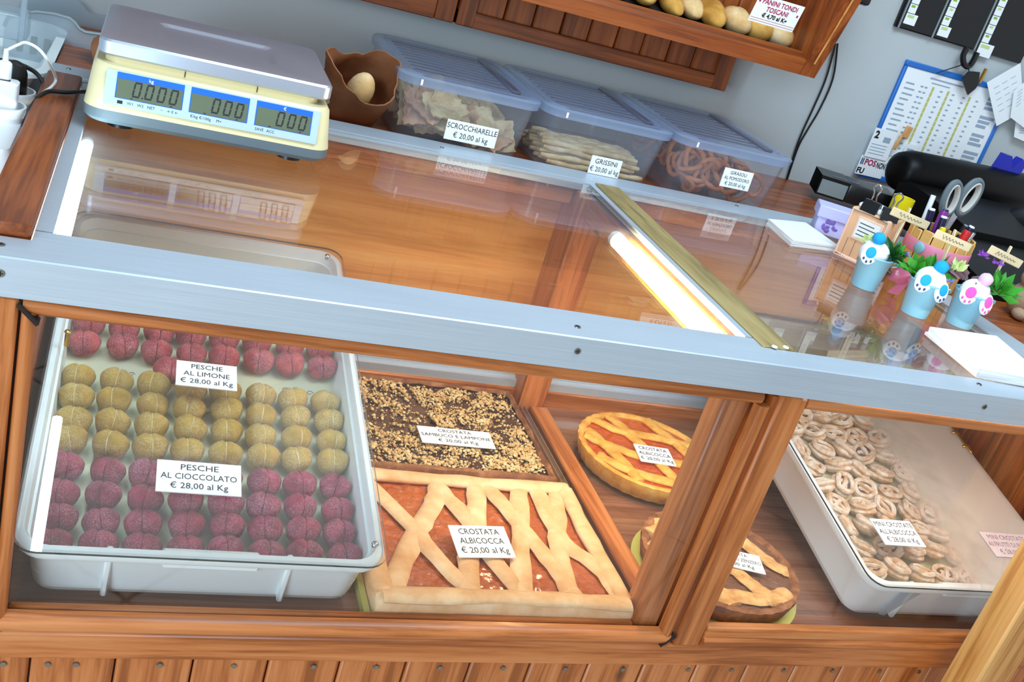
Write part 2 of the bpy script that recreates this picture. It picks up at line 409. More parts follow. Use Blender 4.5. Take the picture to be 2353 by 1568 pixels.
# ------------------------------------------------------------------ display counter
cn = thing('display_counter', 'long varnished wooden glass topped bakery display counter with aluminium edging', 'counter')
X0, X1 = -.57, 1.75
x = X0; k = 0
pl = [-.6, -.472, -.375, -.281, -.186, -.09, .003, .097, .19, .283, .376, .47, .563, .656, .75, .844, .937, 1.03, 1.124, 1.217, 1.31, 1.404, 1.5, 1.594, 1.69, 1.75]
for a_, b_ in zip(pl, pl[1:]):
    box('plank', 'woodZ', cn, a_ + .0012, b_ - .0012, .012 + rnd.uniform(-.001, .001), .03, .03, .532, bev=.003)
for i, px in enumerate((8, 110, 175, 367, 537, 720, 864, 1010, 1155, 1298, 1430, 1580, 1680, 1800, 1912, 2020, 2110, 2215)):
    p = at(px, 1524 + px * .009, Y=.012); MB().cyl((p.x, .0125, p.z), (p.x, .009, p.z), .004, .0035, 10).obj('screw', 'screw', cn)
box('beam', 'woodX', cn, X0, X1, 0, .04, .5295, .571, bev=.003)
# lower inner rail behind the glass
box('inner_rail', 'woodX', cn, -.503, .3355, .0185, .030, .575, .594, bev=.003)
box('inner_rail', 'woodX', cn, .447, 1.30, -.004, .0125, .589, .609, bev=.004, seg=2)
def quarter(n=6, r=.02):
    return [(0, 0)] + [(-r * math.sin(PI / 2 * i / n), r * math.cos(PI / 2 * i / n)) for i in range(n + 1)]
def mould(axis, lo, hi, c, r=(.016, .024), m='woodX'):
    # half round bead: profile in the two other axes
    b = MB(); prof = [(c[0] - r[0] * math.cos(PI * i / 10), c[1] + (r[1] / 2) * math.sin(PI * (i / 10 - .5))) for i in range(11)]
    pr = [(c[0] + (- r[0]) * math.sin(PI * i / 10), c[1] - r[1] / 2 * math.cos(PI * i / 10)) for i in range(11)]
    if axis == 0: return b.prism(pr, lo, hi, 0).obj('moulding', m, cn)
    return b.loft([[(q[1], q[0], lo) for q in pr], [(q[1], q[0], hi) for q in pr]]).obj('moulding', m, cn)
mould(0, -.517, .390, (.012, .583), (.018, .026))
mould(0, .447, X1, (.012, .582), (.02, .026))
mould(0, -.517, .376, (.012, .996), (.014, .022))
mould(0, .447, 1.30, (.012, .996), (.014, .022))
mould(2, .572, .990, (.012, -.511), (.014, .016), 'woodZ')
mould(2, .572, .985, (.012, .384), (.016, .022), 'woodZ')
box('stile', 'woodZ', cn, X0, -.5205, -.002, .04, .53, 1.006, bev=.003)
box('stile', 'gap', cn, -.5205, -.5185, .006, .03, .55, 1.0)
for (sx, sz, an) in ((-.511, .990, -45), (.386, .583, 45)):
    b = MB(); b.box(-.014, .014, -.0185, -.002, -.0018, .0018, mtx=Matrix.Translation((sx, .012, sz)) @ Matrix.Rotation(math.radians(-an), 4, 'Y')); b.obj('mitre_gap', 'gap', cn)
box('post', 'woodZ', cn, .336, .378, .022, .062, .575, 1.0, bev=.003)
box('post', 'woodZ', cn, .402, .446, -.002, .06, .5705, 1.005, bev=.003)
box('post', 'dwoodZ', cn, .393, .404, .004, .05, .575, 1.0)
box('post', 'woodZ', cn, 1.30, 1.36, -.002, .06, .5705, 1.005, bev=.003)
box('front_glass', 'glass', cn, -.5185, .378, .0135, .0175, .578, 1.004)
box('front_glass', 'glass', cn, .44, 1.305, .0135, .0175, .578, 1.004)
# aluminium front angle
b = MB(); b.prism([(-.004, 1.0065), (-.004, 1.0485), (-.0025, 1.05), (.046, 1.05), (.046, 1.047), (0, 1.047), (0, 1.0065)], X0 - .25, X1, 0); b.obj('fascia', 'alu', cn)
box('edge_strip', 'alu', cn, -.518, .386, .047, .0745, 1.040, 1.0492)
box('edge_strip', 'alu', cn, -.518, -.5005, .0755, .70, 1.040, 1.0498)
box('edge_strip', 'alu', cn, .366, .3775, .0755, .715, 1.040, 1.0498)
box('edge_strip', 'alu', cn, .955, 1.012, .047, .70, 1.040, 1.0515)
for px, py, ax in ((1327, 752, 'Z'), (1327, 807, 'Y'), (2, 563, 'Z'), (1, 628, 'Y'), (2250, 884, 'Z'), (2262, 935, 'Y')):
    p = at(px, py, **({'Z': 1.05} if ax == 'Z' else {'Y': -.004})); d = Vector((0, 0, .0012)) if ax == 'Z' else Vector((0, -.0012, 0))
    b = MB().cyl(p - d, p + d, .0045, .004, 12).obj('screw', 'screw', cn)
    c = MB(); q = p + d * 1.05; u_ = Vector((1, 0, 0)); v_ = Vector((0, 1, 0)) if ax == 'Z' else Vector((0, 0, 1))
    for s_ in (u_, v_):
        c.tube([q - s_ * .0026, q + s_ * .0026], .0006, 4)
    c.obj('screw_slot', 'gap', b)
box('worktop', 'dwoodX', cn, 1.0135, X1, .047, .702, 1.030, 1.0512, bev=.002)
box('end_panel', 'dwoodZ', cn, 1.73, X1, .03, .78, .545, 1.03)
box('front_panel', 'woodZ', cn, 1.361, X1, .008, .03, .572, 1.005)
box('cover_board', 'dwoodY', cn, -.568, -.519, .048, .677, 1.050, 1.066, bev=.004, seg=2)
box('divider_bar', 'planedY', cn, .3785, .431, .047, .712, 1.035, 1.0525, bev=.002)
for px, py in ((1780, 797), (1806, 798)):
    p = at(px, py, Z=1.053); MB().cyl((p.x, p.y, 1.0522), (p.x, p.y, 1.0537), .0045, .004, 12).obj('screw', 'paper', cn)
box('glass_top', 'glass_top', cn, -.5175, .366, .0755, .705, 1.043, 1.0485)
box('glass_top', 'glass_top', cn, .4315, .955, .047, .705, 1.043, 1.0498)
b = MB(); b.prism([(.703, 1.035), (.703, 1.0505), (.717, 1.0505), (.7175, 1.0485), (.722, 1.0485), (.7225, 1.0505), (.785, 1.0505), (.785, 1.035)], X0, 1.32, 0); b.obj('rear_strip', 'alu', cn)
for px, py in ((158, 158), (1016, 339), (1693, 473)):
    p = at(px, py, Z=1.051); MB().cyl((p.x, p.y, 1.05), (p.x, p.y, 1.0518), .004, .0035, 12).obj('screw', 'screw', cn)
led = box('ledger', 'woodX', cn, -.503, .345, .712, .738, 1.0, 1.034, bev=.003)
for px in (1018, 1257):
    p = at(px, 380 + (px - 1018) * .19, Y=.711); MB().cyl((p.x, .7125, p.z), (p.x, .7095, p.z), .004, .0035, 12).obj('screw', 'brass', cn)
box('ledger', 'woodX', cn, .44, 1.3, .712, .738, 1.0, 1.034, bev=.003)
box('sliding_panel', 'ply', cn, -.52, .39, .757, .765, .60, 1.034)
box('sliding_panel', 'ply', cn, .38, 1.31, .768, .776, .60, 1.034)
for x0, x1 in ((-.52, .346), (.404, 1.30)):
    tr = MB()
    for y0, y1, z1 in ((.706, .7215, .620), (.7215, .737, .6275), (.737, .756, .635)): tr.box(x0, x1, y0, y1 - .001, .604, z1); tr.box(x0, x1, y1 - .004, y1 - .001, z1, z1 + .004)
    tr.obj('track', 'alu', cn)
    box('sill', 'woodX', cn, x0, x1, .700, .79, .56, .604, bev=.003)
box('post', 'woodZ', cn, .346, .404, .668, .765, .56, 1.034, bev=.003)
box('rear_ledge', 'dwoodX', cn, X0, X1, .786, 1.2, .99, 1.034)
box('rear_board', 'dwoodX', cn, X0, X1, .78, .79, .05, .99)
box('carcass', 'dwoodX', cn, X0, X1, .03, .77, .05, .545)
box('shelf_board', 'floorwood', cn, -.52, .37, .031, .70, .546, .5625, bev=.002)
box('shelf_board', 'floorwood', cn, .415, 1.31, .031, .70, .546, .5705, bev=.002)
box('shelf_divider', 'woodY', cn, .373, .413, .06, .668, .55, .586, bev=.003)
b = MB(); b.box(.352, .371, .06, .668, .563, .577); b.box(.352, .354, .06, .668, .577, .583); b.box(.362, .364, .06, .668, .577, .583); b.obj('channel', 'steel', cn)
box('cross_beam', 'woodY', cn, .362, .43, .062, .70, .985, 1.034, bev=.003)
box('cross_beam', 'woodY', cn, .955, 1.01, .062, .70, .985, 1.034, bev=.003)
box('side_panel', 'dwoodY', cn, X0, -.522, .04, .78, .53, 1.034)
for i in range(8):
    y0 = .06 + i * .0895; box('end_plank', 'dwoodZ', cn, 1.312, 1.325, y0, y0 + .0885, .56, 1.034, bev=.003)
for px_, m_, nm in ((-.4935, 'cool', 'light_tube'), (.335, 'warm', 'light_tube')):
    t_ = MB().cyl((px_, .085, 1.027), (px_, .465, 1.027), .008 if px_ < 0 else .013, None, 16).obj('light_tube', m_, cn)
    for y_ in (.083, .467): MB().cyl((px_, y_ - .006, 1.027), (px_, y_ + .006, 1.027), .0084 if px_ < 0 else .0136, None, 16).obj('end_cap', 'white', t_)
t_ = MB().cyl((.50, .036, 1.018), (1.26, .036, 1.018), .007, None, 12).obj('light_tube', 'added_fill', cn)  # unseen tube added behind the fascia to brighten the right bay
for x_ in (.497, 1.263): MB().cyl((x_ - .006, .036, 1.018), (x_ + .006, .036, 1.018), .009, None, 12).obj('end_cap', 'white', t_)  # end caps of the added unseen tube
for x0 in (-.48, .77): box('tray_support', 'dwoodX', cn, x0, x0 + .4, .56, .60, .563 if x0 < 0 else .571, .664)
# upright pine post in front of the counter
pp = thing('pine_post', 'pale pine upright post standing in front of counter at the right edge', 'post', (1.02, -.055, 0))
px0 = at(2353, 1390, Y=-.085).x
box('shaft', 'pineZ', pp, px0 - 1.02, px0 - 1.02 + .07, -.03, .03, .02, 1.0, bev=.004)
box('foot', 'pineZ', pp, px0 - 1.04, px0 - 1.02 + .09, -.05, .05, 0, .02, bev=.003)

# ------------------------------------------------------------------ white crates with lids
TILT = math.radians(11.7)
def crate(name, label, loc, lidmat, group, lz):
    t = thing(name, label, 'tray', loc, (TILT, 0, 0), group)
    W, L, D = .452, .735, .1045; R = []
    for ins, z in ((.028, -D), (.023, -D + .006), (.017, -.018), (.003, -.018), (.0, -.012), (.0, -.003), (.003, 0), (.010, 0), (.012, -.003), (.022, -D + .012), (.032, -D + .005)):
        R.append(rrect(ins, W - ins, ins, L - ins, max(.035 - ins * .3, .012), z))
    MB().loft(R).obj('body', 'whiteplas', t)
    b = MB().loft([rrect(.0195, W - .0195, .0195, L - .0195, .028, lz - .001), rrect(.0195, W - .0195, .0195, L - .0195, .028, lz)]); b.obj('liner', 'cream_base', t)
    for u in (.105, .325): MB().box(u, u + .008, .012, .028, -D + .008, -.016, .002).obj('rib', 'whiteplas', t)
    MB().box(.17, .29, .006, .03, -.030, -.016, .003).obj('grip', 'whiteplas', t)
    b = MB(); b.loft([rrect(-.002, W + .002, -.005, L + .002, .03, .0012), rrect(-.002, W + .002, -.005, L + .002, .03, .0046)])
    b.b.faces.ensure_lookup_table()
    for f in b.b.faces:
        f.normal_update(); f.material_index = 0 if abs(f.normal.z) > .7 else 1
    b.obj('lid', [lidmat, 'edge'], t)
    return t
P1 = Vector((-.508, .03, .668)); P2 = Vector((.744, .03, .676))
c1 = crate('pastry_tray', 'white plastic tray of red and yellow sugared peach pastries under clear lid', P1, 'lid', 'white lidded pastry trays', -.0685)
c2 = crate('pastry_tray', 'white plastic tray of sugar dusted mini tarts under lid with painted reflection haze', P2, 'haze_lid', 'white lidded pastry trays', -.052)
def peg(u, v, h, m, parent):
    b = MB().cyl((u, v, .0046), (u, v, h), .0035, None, 12); b.ball((u, v, h), (.0048, .0048, .003), 12, 6); return b.obj('peg', m, parent)
peg(.436, .0295, .010, 'steel', c1); peg(.4236, .70, .012, 'steel', c1); peg(.021, .373, .03, 'brass', c1)
for v in (.36, .40): MB().box(.44, .458, v, v + .006, .0046, .009, .001).obj('hinge', 'brass', c2)
MB().box(.450, .457, .345, .42, .0046, .008, .001).obj('hinge', 'brass', c2)
for u0 in (.075,):
    frost = MB().prism([(u0, -.085), (u0 + .012, -.088), (u0 + .055, -.02), (u0 + .01, -.02)], .010, .0125, 1).obj('tape', 'bin', c2)

def tf(P, u, v, h): return P + Vector((u, v * math.cos(TILT) - h * math.sin(TILT), v * math.sin(TILT) + h * math.cos(TILT)))
# ------------------------------------------------------------------ peach pastries
def make_peach(m, seam, label):
    r = Vector((.0245, .0212, .0215))
    def fn(c):
        g = 1 - .16 * math.exp(-(c.x / .13) ** 2) * (1 if c.z > -.5 else .3)
        return g * (1 + .03 * math.sin(5 * c.y + 2 * c.z) + .025 * math.sin(4 * c.x + 3))
    b = MB().ball((0, 0, 0), r, 22, 14, fn); o = b.obj('peach_pastry', m, None, 80); tag(o, label, 'pastry')
    MB().tube([(0, r.y * .86 * math.cos(a), r.z * .845 * math.sin(a)) for a in [PI * 2 * i / 20 for i in range(20)]], .0009, 5, True).obj('cream_seam', seam, o)
    return o
protos = {}
def place_peach(kind, u, v, label, group, h=-.044):
    m, s_ = {'r': ('red_peach', 'seam_r'), 'o': ('red_peach2', 'seam_r'), 'y': ('yellow_peach', 'seam_y')}[kind]
    if kind not in protos: o = protos[kind] = make_peach(m, s_, label); o['group'] = group
    else: o = dup(protos[kind], label=label, group=group)
    o.location = tf(P1, u, v, h); o.rotation_euler = (TILT + rnd.uniform(-.25, .25), rnd.uniform(-.2, .2), rnd.uniform(-.28, .28))
    k = rnd.uniform(.95, 1.03); o.scale = (k, k, k)
rows = [('r', .052, 'front crimson row'), ('r', .092, 'second crimson row from the front'), ('r', .138, 'third crimson row from the front'), ('r', .183, 'crimson row touching the yellow ones'),
        ('y', .233, 'yellow row touching the crimson ones'), ('y', .277, 'second yellow row from the front'), ('y', .323, 'third yellow row from the front'), ('y', .367, 'rearmost yellow row'),
        ('o', .448, 'red row behind the bare strip'), ('o', .492, 'rearmost red row under the frame')]
for kd, v, rn in rows:
    for i in range(8):
        u = .0435 + i * .0521 + rnd.uniform(-.002, .002)
        c_ = {'r': 'crimson', 'y': 'yellow', 'o': 'red'}[kd]
        place_peach(kd, u, v + rnd.uniform(-.003, .003) + i * .0007 * (1 if kd == 'o' else .3), f'{c_} sugared peach pastry, {ORD[i]} from left in {rn}', f'{c_} sugared peach pastries', -.047)
place_peach('o', .168, .402, 'stray red peach pastry lying in the bare strip behind the lemon card', 'red sugared peach pastries', -.045)
b = MB()
for u, v, r_ in ((.09, .405, .008), (.115, .41, .005), (.27, .40, .007), (.31, .407, .005), (.35, .412, .006), (.39, .41, .006), (.22, .41, .006)):
    b.tube([(u + r_ * (1 - a / 9) * math.cos(a), v + r_ * (1 - a / 9) * math.sin(a), -.0682) for a in [i * .5 for i in range(13)]], .0007, 4)
b.obj('scroll_print', 'twig', c1)

def tray_card(label, P, u0, u1, v0, v1, lines, h=.006, m='paper', ink='ink'):
    c = tf(P, (u0 + u1) / 2, (v0 + v1) / 2, h); y = Vector((0, math.cos(TILT), math.sin(TILT)))
    return card(label, frame(c, (1, 0, 0), y), u1 - u0, v1 - v0, lines, m=m, ink=ink)
tray_card('white card reading pesche al limone on tray lid', P1, .173, .260, .311, .366, [('PESCHE', .52), ('AL LIMONE', .76), ('\u20ac 28,00 al Kg', .86)])
tray_card('white card reading pesche al cioccolato on tray lid', P1, .155, .2635, .1015, .158, [('PESCHE', .45), ('AL CIOCCOLATO', .90), ('\u20ac 28,00 al Kg', .68)])
tray_card("white card reading mini crostate all'albicocca on tray lid with painted reflection haze", P2, .073, .161, .083, .141, [('MINI CROSTATE', .94), ("ALL'ALBICOCCA", .9), ('\u20ac 28,00 al Kg', .76)])
tray_card('haze-painted card reading mini crostate ai frutti di bosco on hazy lid', P2, .313, .425, .072, .129, [('MINI CROSTATE', .8), ('AI FRUTTI DI BOSCO', .94), ('\u20ac 28,00 al Kg', .68)], .006, 'hazed', 'mauveink')

# ------------------------------------------------------------------ mini tarts
def make_mini(seed, label):
    q = random.Random(seed); o = thing('mini_tart', label, 'pastry')
    f = lambda c: 1 + .06 * math.sin(3 * math.atan2(c.y, c.x) + seed)
    MB().ball((0, 0, -.004), (.026, .023, .011), 16, 8, f).obj('crust', 'mini', o)
    MB().lathe([(0.002, .005), (.017, .0062)], (0, 0, 0), 14).obj('jam', 'mini_jam', o)
    b = MB(); b.tube([((.0205 + .001 * math.sin(5 * a)) * math.cos(a), (.018 + .001 * math.cos(4 * a)) * math.sin(a), .006 + .0012 * math.sin(3 * a + seed)) for a in [2 * PI * i / 18 for i in range(18)]], .0055, 7, True)
    b.obj('rim', 'mini', o)
    for (dx, dy, an) in ((0, .003, .3), (0, -.002, 1.75), (.002, -.005, .5))[:1 + seed % 2]:
        d = Vector((math.cos(an), math.sin(an), 0)); n_ = Vector((-d.y, d.x, 0)) * dy + Vector((dx, 0, 0))
        MB().tube([n_ + d * t_ + Vector((0, 0, .0085 - 9 * t_ * t_)) for t_ in (-.019, -.009, 0, .009, .019)], [.0038, .0042, .0043, .0042, .0038], 7).obj('lattice_strip', 'mini', o)
    return o
mp = []
for r_ in range(10):
    for c_ in range(5):
        lb = f'sugared mini tart, {ORD[c_]} from left in {ORD[r_]} row from the front'
        u = .058 + c_ * .052 + (r_ % 2) * .012 + rnd.uniform(-.004, .004); v = .062 + r_ * .049 + rnd.uniform(-.004, .004)
        if len(mp) < 3: o = make_mini(len(mp), lb); mp.append(o)
        else: o = dup(mp[rnd.randrange(3)], label=lb)
        o['group'] = 'sugared mini tarts'; o.location = tf(P2, u, v, -.036 + rnd.uniform(-.005, .006)); o.rotation_euler = (TILT + rnd.uniform(-.35, .35), rnd.uniform(-.35, .35), rnd.uniform(0, 6))
b = MB()

# ------------------------------------------------------------------ square apricot lattice tart
def slab(x0, x1, y0, y1, z0, z1, r, m, name, parent, wob=.002, n=5):
    rg = []
    for z, i in ((z0, .003), (z0 + .004, 0), (z1 - .004, 0), (z1, .003)):
        rg.append([(x + rnd.uniform(-wob, wob), y + rnd.uniform(-wob, wob), zz + rnd.uniform(-wob, wob) * .3) for x, y, zz in rrect(x0 + i, x1 - i, y0 + i, y1 - i, r, z, n)])
    return MB().loft(rg).obj(name, m, parent)
def wall_ring(x0, x1, y0, y1, z0, z1, t_, m, name, parent, wob=.0015, n=14):
    def edge(i):
        o = []
        for (ax, ay), (bx, by) in zip(((x0 + i, y0 + i), (x1 - i, y0 + i), (x1 - i, y1 - i), (x0 + i, y1 - i)), ((x1 - i, y0 + i), (x1 - i, y1 - i), (x0 + i, y1 - i), (x0 + i, y0 + i))):
            o += [(ax + (bx - ax) * k / n, ay + (by - ay) * k / n) for k in range(n)]
        return o
    j = lambda P, z: [(x + rnd.uniform(-wob, wob), y + rnd.uniform(-wob, wob), z + rnd.uniform(-wob, wob)) for x, y in P]
    return MB().loft([j(edge(0), z0), j(edge(-.001), (z0 + z1) / 2), j(edge(.0), z1 - .003), j(edge(.004), z1), j(edge(t_ - .003), z1), j(edge(t_), z1 - .006)], True, False).obj(name, m, parent, 60)
def strip(path, w_, h_, m, parent, zbase, wob=.0012):
    P = smooth_path([(x, y, zbase) for x, y in path], 5)
    P = [p + Vector((rnd.uniform(-wob, wob), rnd.uniform(-wob, wob), rnd.uniform(-.0006, .0006))) for p in P]
    return MB().tube(P, [w_ * rnd.uniform(.9, 1.1) for _ in P], 10, False, h_ / w_).obj('lattice_strip', m, parent, 80)
lt = thing('apricot_tart', 'large square apricot tart with pale dough lattice beside the white tray', 'tart', (.14, .188, .576))
x0, x1, y0, y1 = -.195, .195, -.157, .157
slab(x0 + .003, x1 - .003, y0 + .003, y1 - .003, 0, .026, .012, 'dough', 'base', lt)
wall_ring(x0, x1, y0, y1, .0, .037, .014, 'dough', 'crust', lt)
def jam_plane(z, hx, hy, amp, m, parent, circ=False, n=44):
    b = MB(); V = {}
    for i in range(n + 1):
        for j in range(n + 1):
            u, v = 2 * i / n - 1, 2 * j / n - 1
            if circ:
                k = max(abs(u), abs(v)); h = math.hypot(u, v); f_ = k / h if h > 0 else 1; u, v = u * f_, v * f_
            zz = z + amp * (1.2 * mnoise.noise(Vector((u * 9, v * 9, z * 50))) + .8 * mnoise.noise(Vector((u * 24, v * 24, 5))) + .5 * mnoise.noise(Vector((u * 52, v * 52, 9))))
            V[i, j] = b.b.verts.new((u * hx, v * hy, zz))
    for i in range(n):
        for j in range(n): b._f([V[i, j], V[i + 1, j], V[i + 1, j + 1], V[i, j + 1]])
    return b.obj('jam', m, parent, 80)
jam_plane(.030, .186, .148, .0015, 'apricot', lt, n=110)
for path in ([(-.178, .147), (-.114, .011), (-.098, -.044), (-.055, -.135)], [(-.047, .135), (-.068, .072), (-.12, -.018), (-.176, -.145)], [(-.05, .13), (-.013, .025), (-.002, -.054), (.025, -.135)],
             [(.022, .14), (-.006, .033), (-.042, -.06), (-.06, -.14)], [(.040, .14), (.069, .032), (.095, -.068), (.104, -.14)], [(.099, .14), (.06, 0), (.018, -.14)],
             [(.131, .14), (.132, .004), (.171, -.066), (.184, -.145)], [(.172, .145), (.124, .003), (.108, -.067), (.097, -.14)]):
    strip(path, .0160, .0055, 'dough', lt, .0345)
for path in ([(-.19, .146), (0, .143), (.19, .146)], [(-.19, -.147), (0, -.143), (.19, -.147)], [(-.184, -.142), (-.185, 0), (-.184, .142)], [(.184, -.142), (.183, 0), (.184, .142)]):
    strip(path, .0155, .0075, 'dough', lt, .0355)
MB().box(-.205, .197, -.156, .16, -.013, -.0002, .001).obj('board', 'cream_base', lt); MB().box(-.2055, -.197, -.1565, .16, -.0128, .003).obj('board_edge', 'yellowink', lt)
card('white card reading crostata albicocca on the square lattice tart', frame((.123, .156, .576 + .0475), (1, .06, 0), (-.06, 1, .12)), .092, .066, [('CROSTATA', .72), ('ALBICOCCA', .78), ('\u20ac 20,00 al Kg', .84)])
# ------------------------------------------------------------------ crumble tart
ct = thing('crumble_tart', 'square dark berry tart covered with pale crumble behind the lattice tart', 'tart', (.13, .510, .576))
x0, x1, y0, y1 = -.195, .19, -.152, .155
slab(x0 + .003, x1 - .003, y0 + .003, y1 - .003, 0, .024, .01, 'brown_dough', 'base', ct); MB().box(x0 - .003, x1 + .003, y0 + .003, y1 + .003, -.013, -.0002, .001).obj('board', 'cream_base', ct)
wall_ring(x0, x1, y0, y1, 0, .041, .009, 'brown_dough', 'crust', ct, .002)
jam_plane(.031, .187, .147, .001, 'berry', ct)
def ico(c, r, t):
    u = bmesh.new(); bmesh.ops.create_icosphere(u, subdivisions=1, radius=1)
    for v in u.verts: v.co = Vector((v.co.x * r, v.co.y * r, v.co.z * r * .75)) * rnd.uniform(.6, 1.35) + Vector(c)
    t.add(u)
b = MB(); g = 0
while g < 9500:
    x, y = rnd.uniform(x0 + .012, x1 - .012), rnd.uniform(y0 + .012, y1 - .012)
    if abs(x + .015 - (y - .05) * -.2) < .006 and y > -.005: continue
    if abs(y + .002) < .005 and x < -.01: continue
    d = mnoise.noise(Vector((x * 22, y * 22, 3.1))) + .35 * mnoise.noise(Vector((x * 60, y * 60, 1)))
    g += 1
    if d < -.10 and rnd.random() < .8: continue
    ico((x, y, .032 + rnd.uniform(0, .004) + (.003 if d > .15 else 0)), rnd.choice((rnd.uniform(.0009, .0019), rnd.uniform(.0009, .0022), rnd.uniform(.0018, .0040))) * (1.15 if d > .1 else .9), b)
cr = b.obj('crumbs', 'crumb', ct, 80); cr['kind'] = 'stuff'
card('white card reading crostata sambuco e lampone on the crumble tart', frame((.155, .456, .576 + .045), (1, .0, 0), (0, 1, .02)), .136, .052, [('CROSTATA', .46), ('SAMBUCO E LAMPONE', .95), ('\u20ac 20,00 al Kg', .54)])

# ------------------------------------------------------------------ round tarts
def round_tart(name, label, loc, R_, crust, jm, stripm, strips, board):
    t = thing(name, label, 'tart', loc); n = 72
    def ring(r, z, fl=0): return [((r + fl * math.cos(36 * 2 * PI * k / n * 1.0)) * math.cos(2 * PI * k / n), (r + fl * math.cos(36 * 2 * PI * k / n)) * math.sin(2 * PI * k / n), z) for k in range(n)]
    MB().loft([ring(R_ - .012, .003), ring(R_ - .009, .004, .0012), ring(R_ - .001, .030, .0016), ring(R_, .0365, .001), ring(R_ - .004, .0385), ring(R_ - .012, .037), ring(R_ - .015, .031)]).obj('crust', crust, t, 60)
    jam_plane(.0325, R_ - .013, R_ - .013, .0006, jm, t, True)
    for p in strips: strip(p, .0135 if jm == 'apricot2' else .015, .0055, stripm, t, .0355, .0016)
    MB().lathe([(0, -.0048), (R_ - .01, -.0048), (R_ + .004, 0), (R_ + .008, .0015), (R_ + .0075, .003), (R_ - .004, .0025), (0, .001)], (0, 0, 0), 48).obj('plate', board, t)
    return t
round_tart('apricot_tart', 'round golden apricot tart with zigzag lattice on a thin clear plate', (.56, .49, .5755), .142, 'dough2', 'apricot2', 'dough2',
  [[(-.08, .103), (-.035, .067), (.039, .055), (.125, .03)], [(-.122, .039), (-.07, -.002), (-.009, -.027), (.109, -.044)], [(-.122, -.03), (-.087, -.067), (-.041, -.091), (.046, -.12)], [(-.110, .059), (-.084, -.02), (-.071, -.076), (-.066, -.11)], [(-.037, .127), (-.014, .046), (.011, -.062), (.016, -.122)], [(.048, .121), (.083, .026), (.101, -.054)]], 'lid')
round_tart('chocolate_tart', 'round brown chocolate tart with tan lattice behind the wooden post', (.553, .163, .5755), .137, 'brown_dough', 'choc', 'tan_dough',
  [[(-.11, .058), (-.06, .076), (.002, .074), (.061, .043)], [(-.125, .017), (-.083, .026), (-.035, .001), (.024, -.037)], [(-.115, -.035), (-.094, -.049), (-.045, -.086), (.028, -.1), (.088, -.083)], [(.062, .107), (.076, .044), (.100, -.008), (.12, -.025)], [(-.003, .12), (.013, .024), (.016, -.038), (.038, -.082), (.048, -.111)], [(-.071, .099), (-.06, .023), (-.061, -.065), (-.033, -.118)]], 'yellowink')
card('white card reading crostata albicocca on the round golden tart', frame((.561, .466, .5755 + .0425), (1, -.1, 0), (.1, 1, .06)), .074, .056, [('CROSTATA', .8), ('ALBICOCCA', .9), ('\u20ac 20,00 al Kg', .92)])
card('white card reading cioccolato e zenzero on the chocolate tart', frame((.575, .155, .5755 + .0425), (1, -.28, 0), (.28, 1, 0)), .098, .05, [('CROSTATA', .5), ('CIOCCOLATO ZENZERO', .94), ('\u20ac 20,00 al Kg', .62)])

# ------------------------------------------------------------------ scale
sx0, sx1, sy0, sy1 = -.505, -.165, .455, .755
scl = thing('weighing_scale', 'cream shop scale with steel platter and three digital displays on glass counter', 'scale', ((sx0 + sx1) / 2, .6, 1.0486))
ox, oy, oz = (sx0 + sx1) / 2, .6, 1.0486
hw = .17
for fx in (-.12, .12):
    for fy in (-.085, .12): MB().cyl((fx, fy, 0), (fx, fy, .018), .018, .016, 16).obj('foot', 'black', scl)
MB().loft([rrect(-hw + .006, hw - .006, sy0 - oy + .006, sy1 - oy - .006, .028, .0155), rrect(-hw, hw, sy0 - oy, sy1 - oy, .03, .022), rrect(-hw, hw, sy0 - oy, sy1 - oy, .03, .0345)]).obj('base', 'grey_plas', scl)
# body: front face leans back
MB().loft([rrect(-hw, hw, sy0 - oy, sy1 - oy, .03, .0347), rrect(-hw + .002, hw - .002, sy0 - oy + .004, sy1 - oy, .03, .048), rrect(-hw + .006, hw - .006, sy0 - oy + .018, sy1 - oy, .03, .086), rrect(-hw + .010, hw - .010, sy0 - oy + .024, sy1 - oy - .004, .028, .0915)]).obj('body', 'cream_plas', scl)
MB().loft([rrect(-.150, .146, -.105, .14, .02, .0915), rrect(-.150, .146, -.105, .14, .02, .100)]).obj('platter_carrier', 'cream_plas', scl)
bx = MB()
for gx in (-.045, .055): bx.box(gx, gx + .001, -.1062, -.1045, .0918, .0995)
bx.obj('seam', 'gap', scl)
# steel platter with oval hump
pr = [rrect(-.157, .159, -.107, .146, .016, .1005), rrect(-.160, .162, -.110, .149, .017, .1035), rrect(-.160, .162, -.110, .149, .017, .1195), rrect(-.158, .160, -.108, .147, .016, .1225), rrect(-.155, .157, -.105, .144, .014, .1228)]
n = len(pr[0])
def oval(rx, ry, z): 
    o = []
    for (x, y, _) in pr[0]:
        a = math.atan2((y - .02) / .127, x / .16); o.append((rx * math.cos(a), .02 + ry * math.sin(a), z))
    return o
MB().loft(pr + [oval(.115, .086, .1228), oval(.112, .083, .1222), oval(.104, .075, .1192), oval(.098, .070, .1186), oval(.05, .04, .1184)]).obj('platter', 'platter', scl, 30)
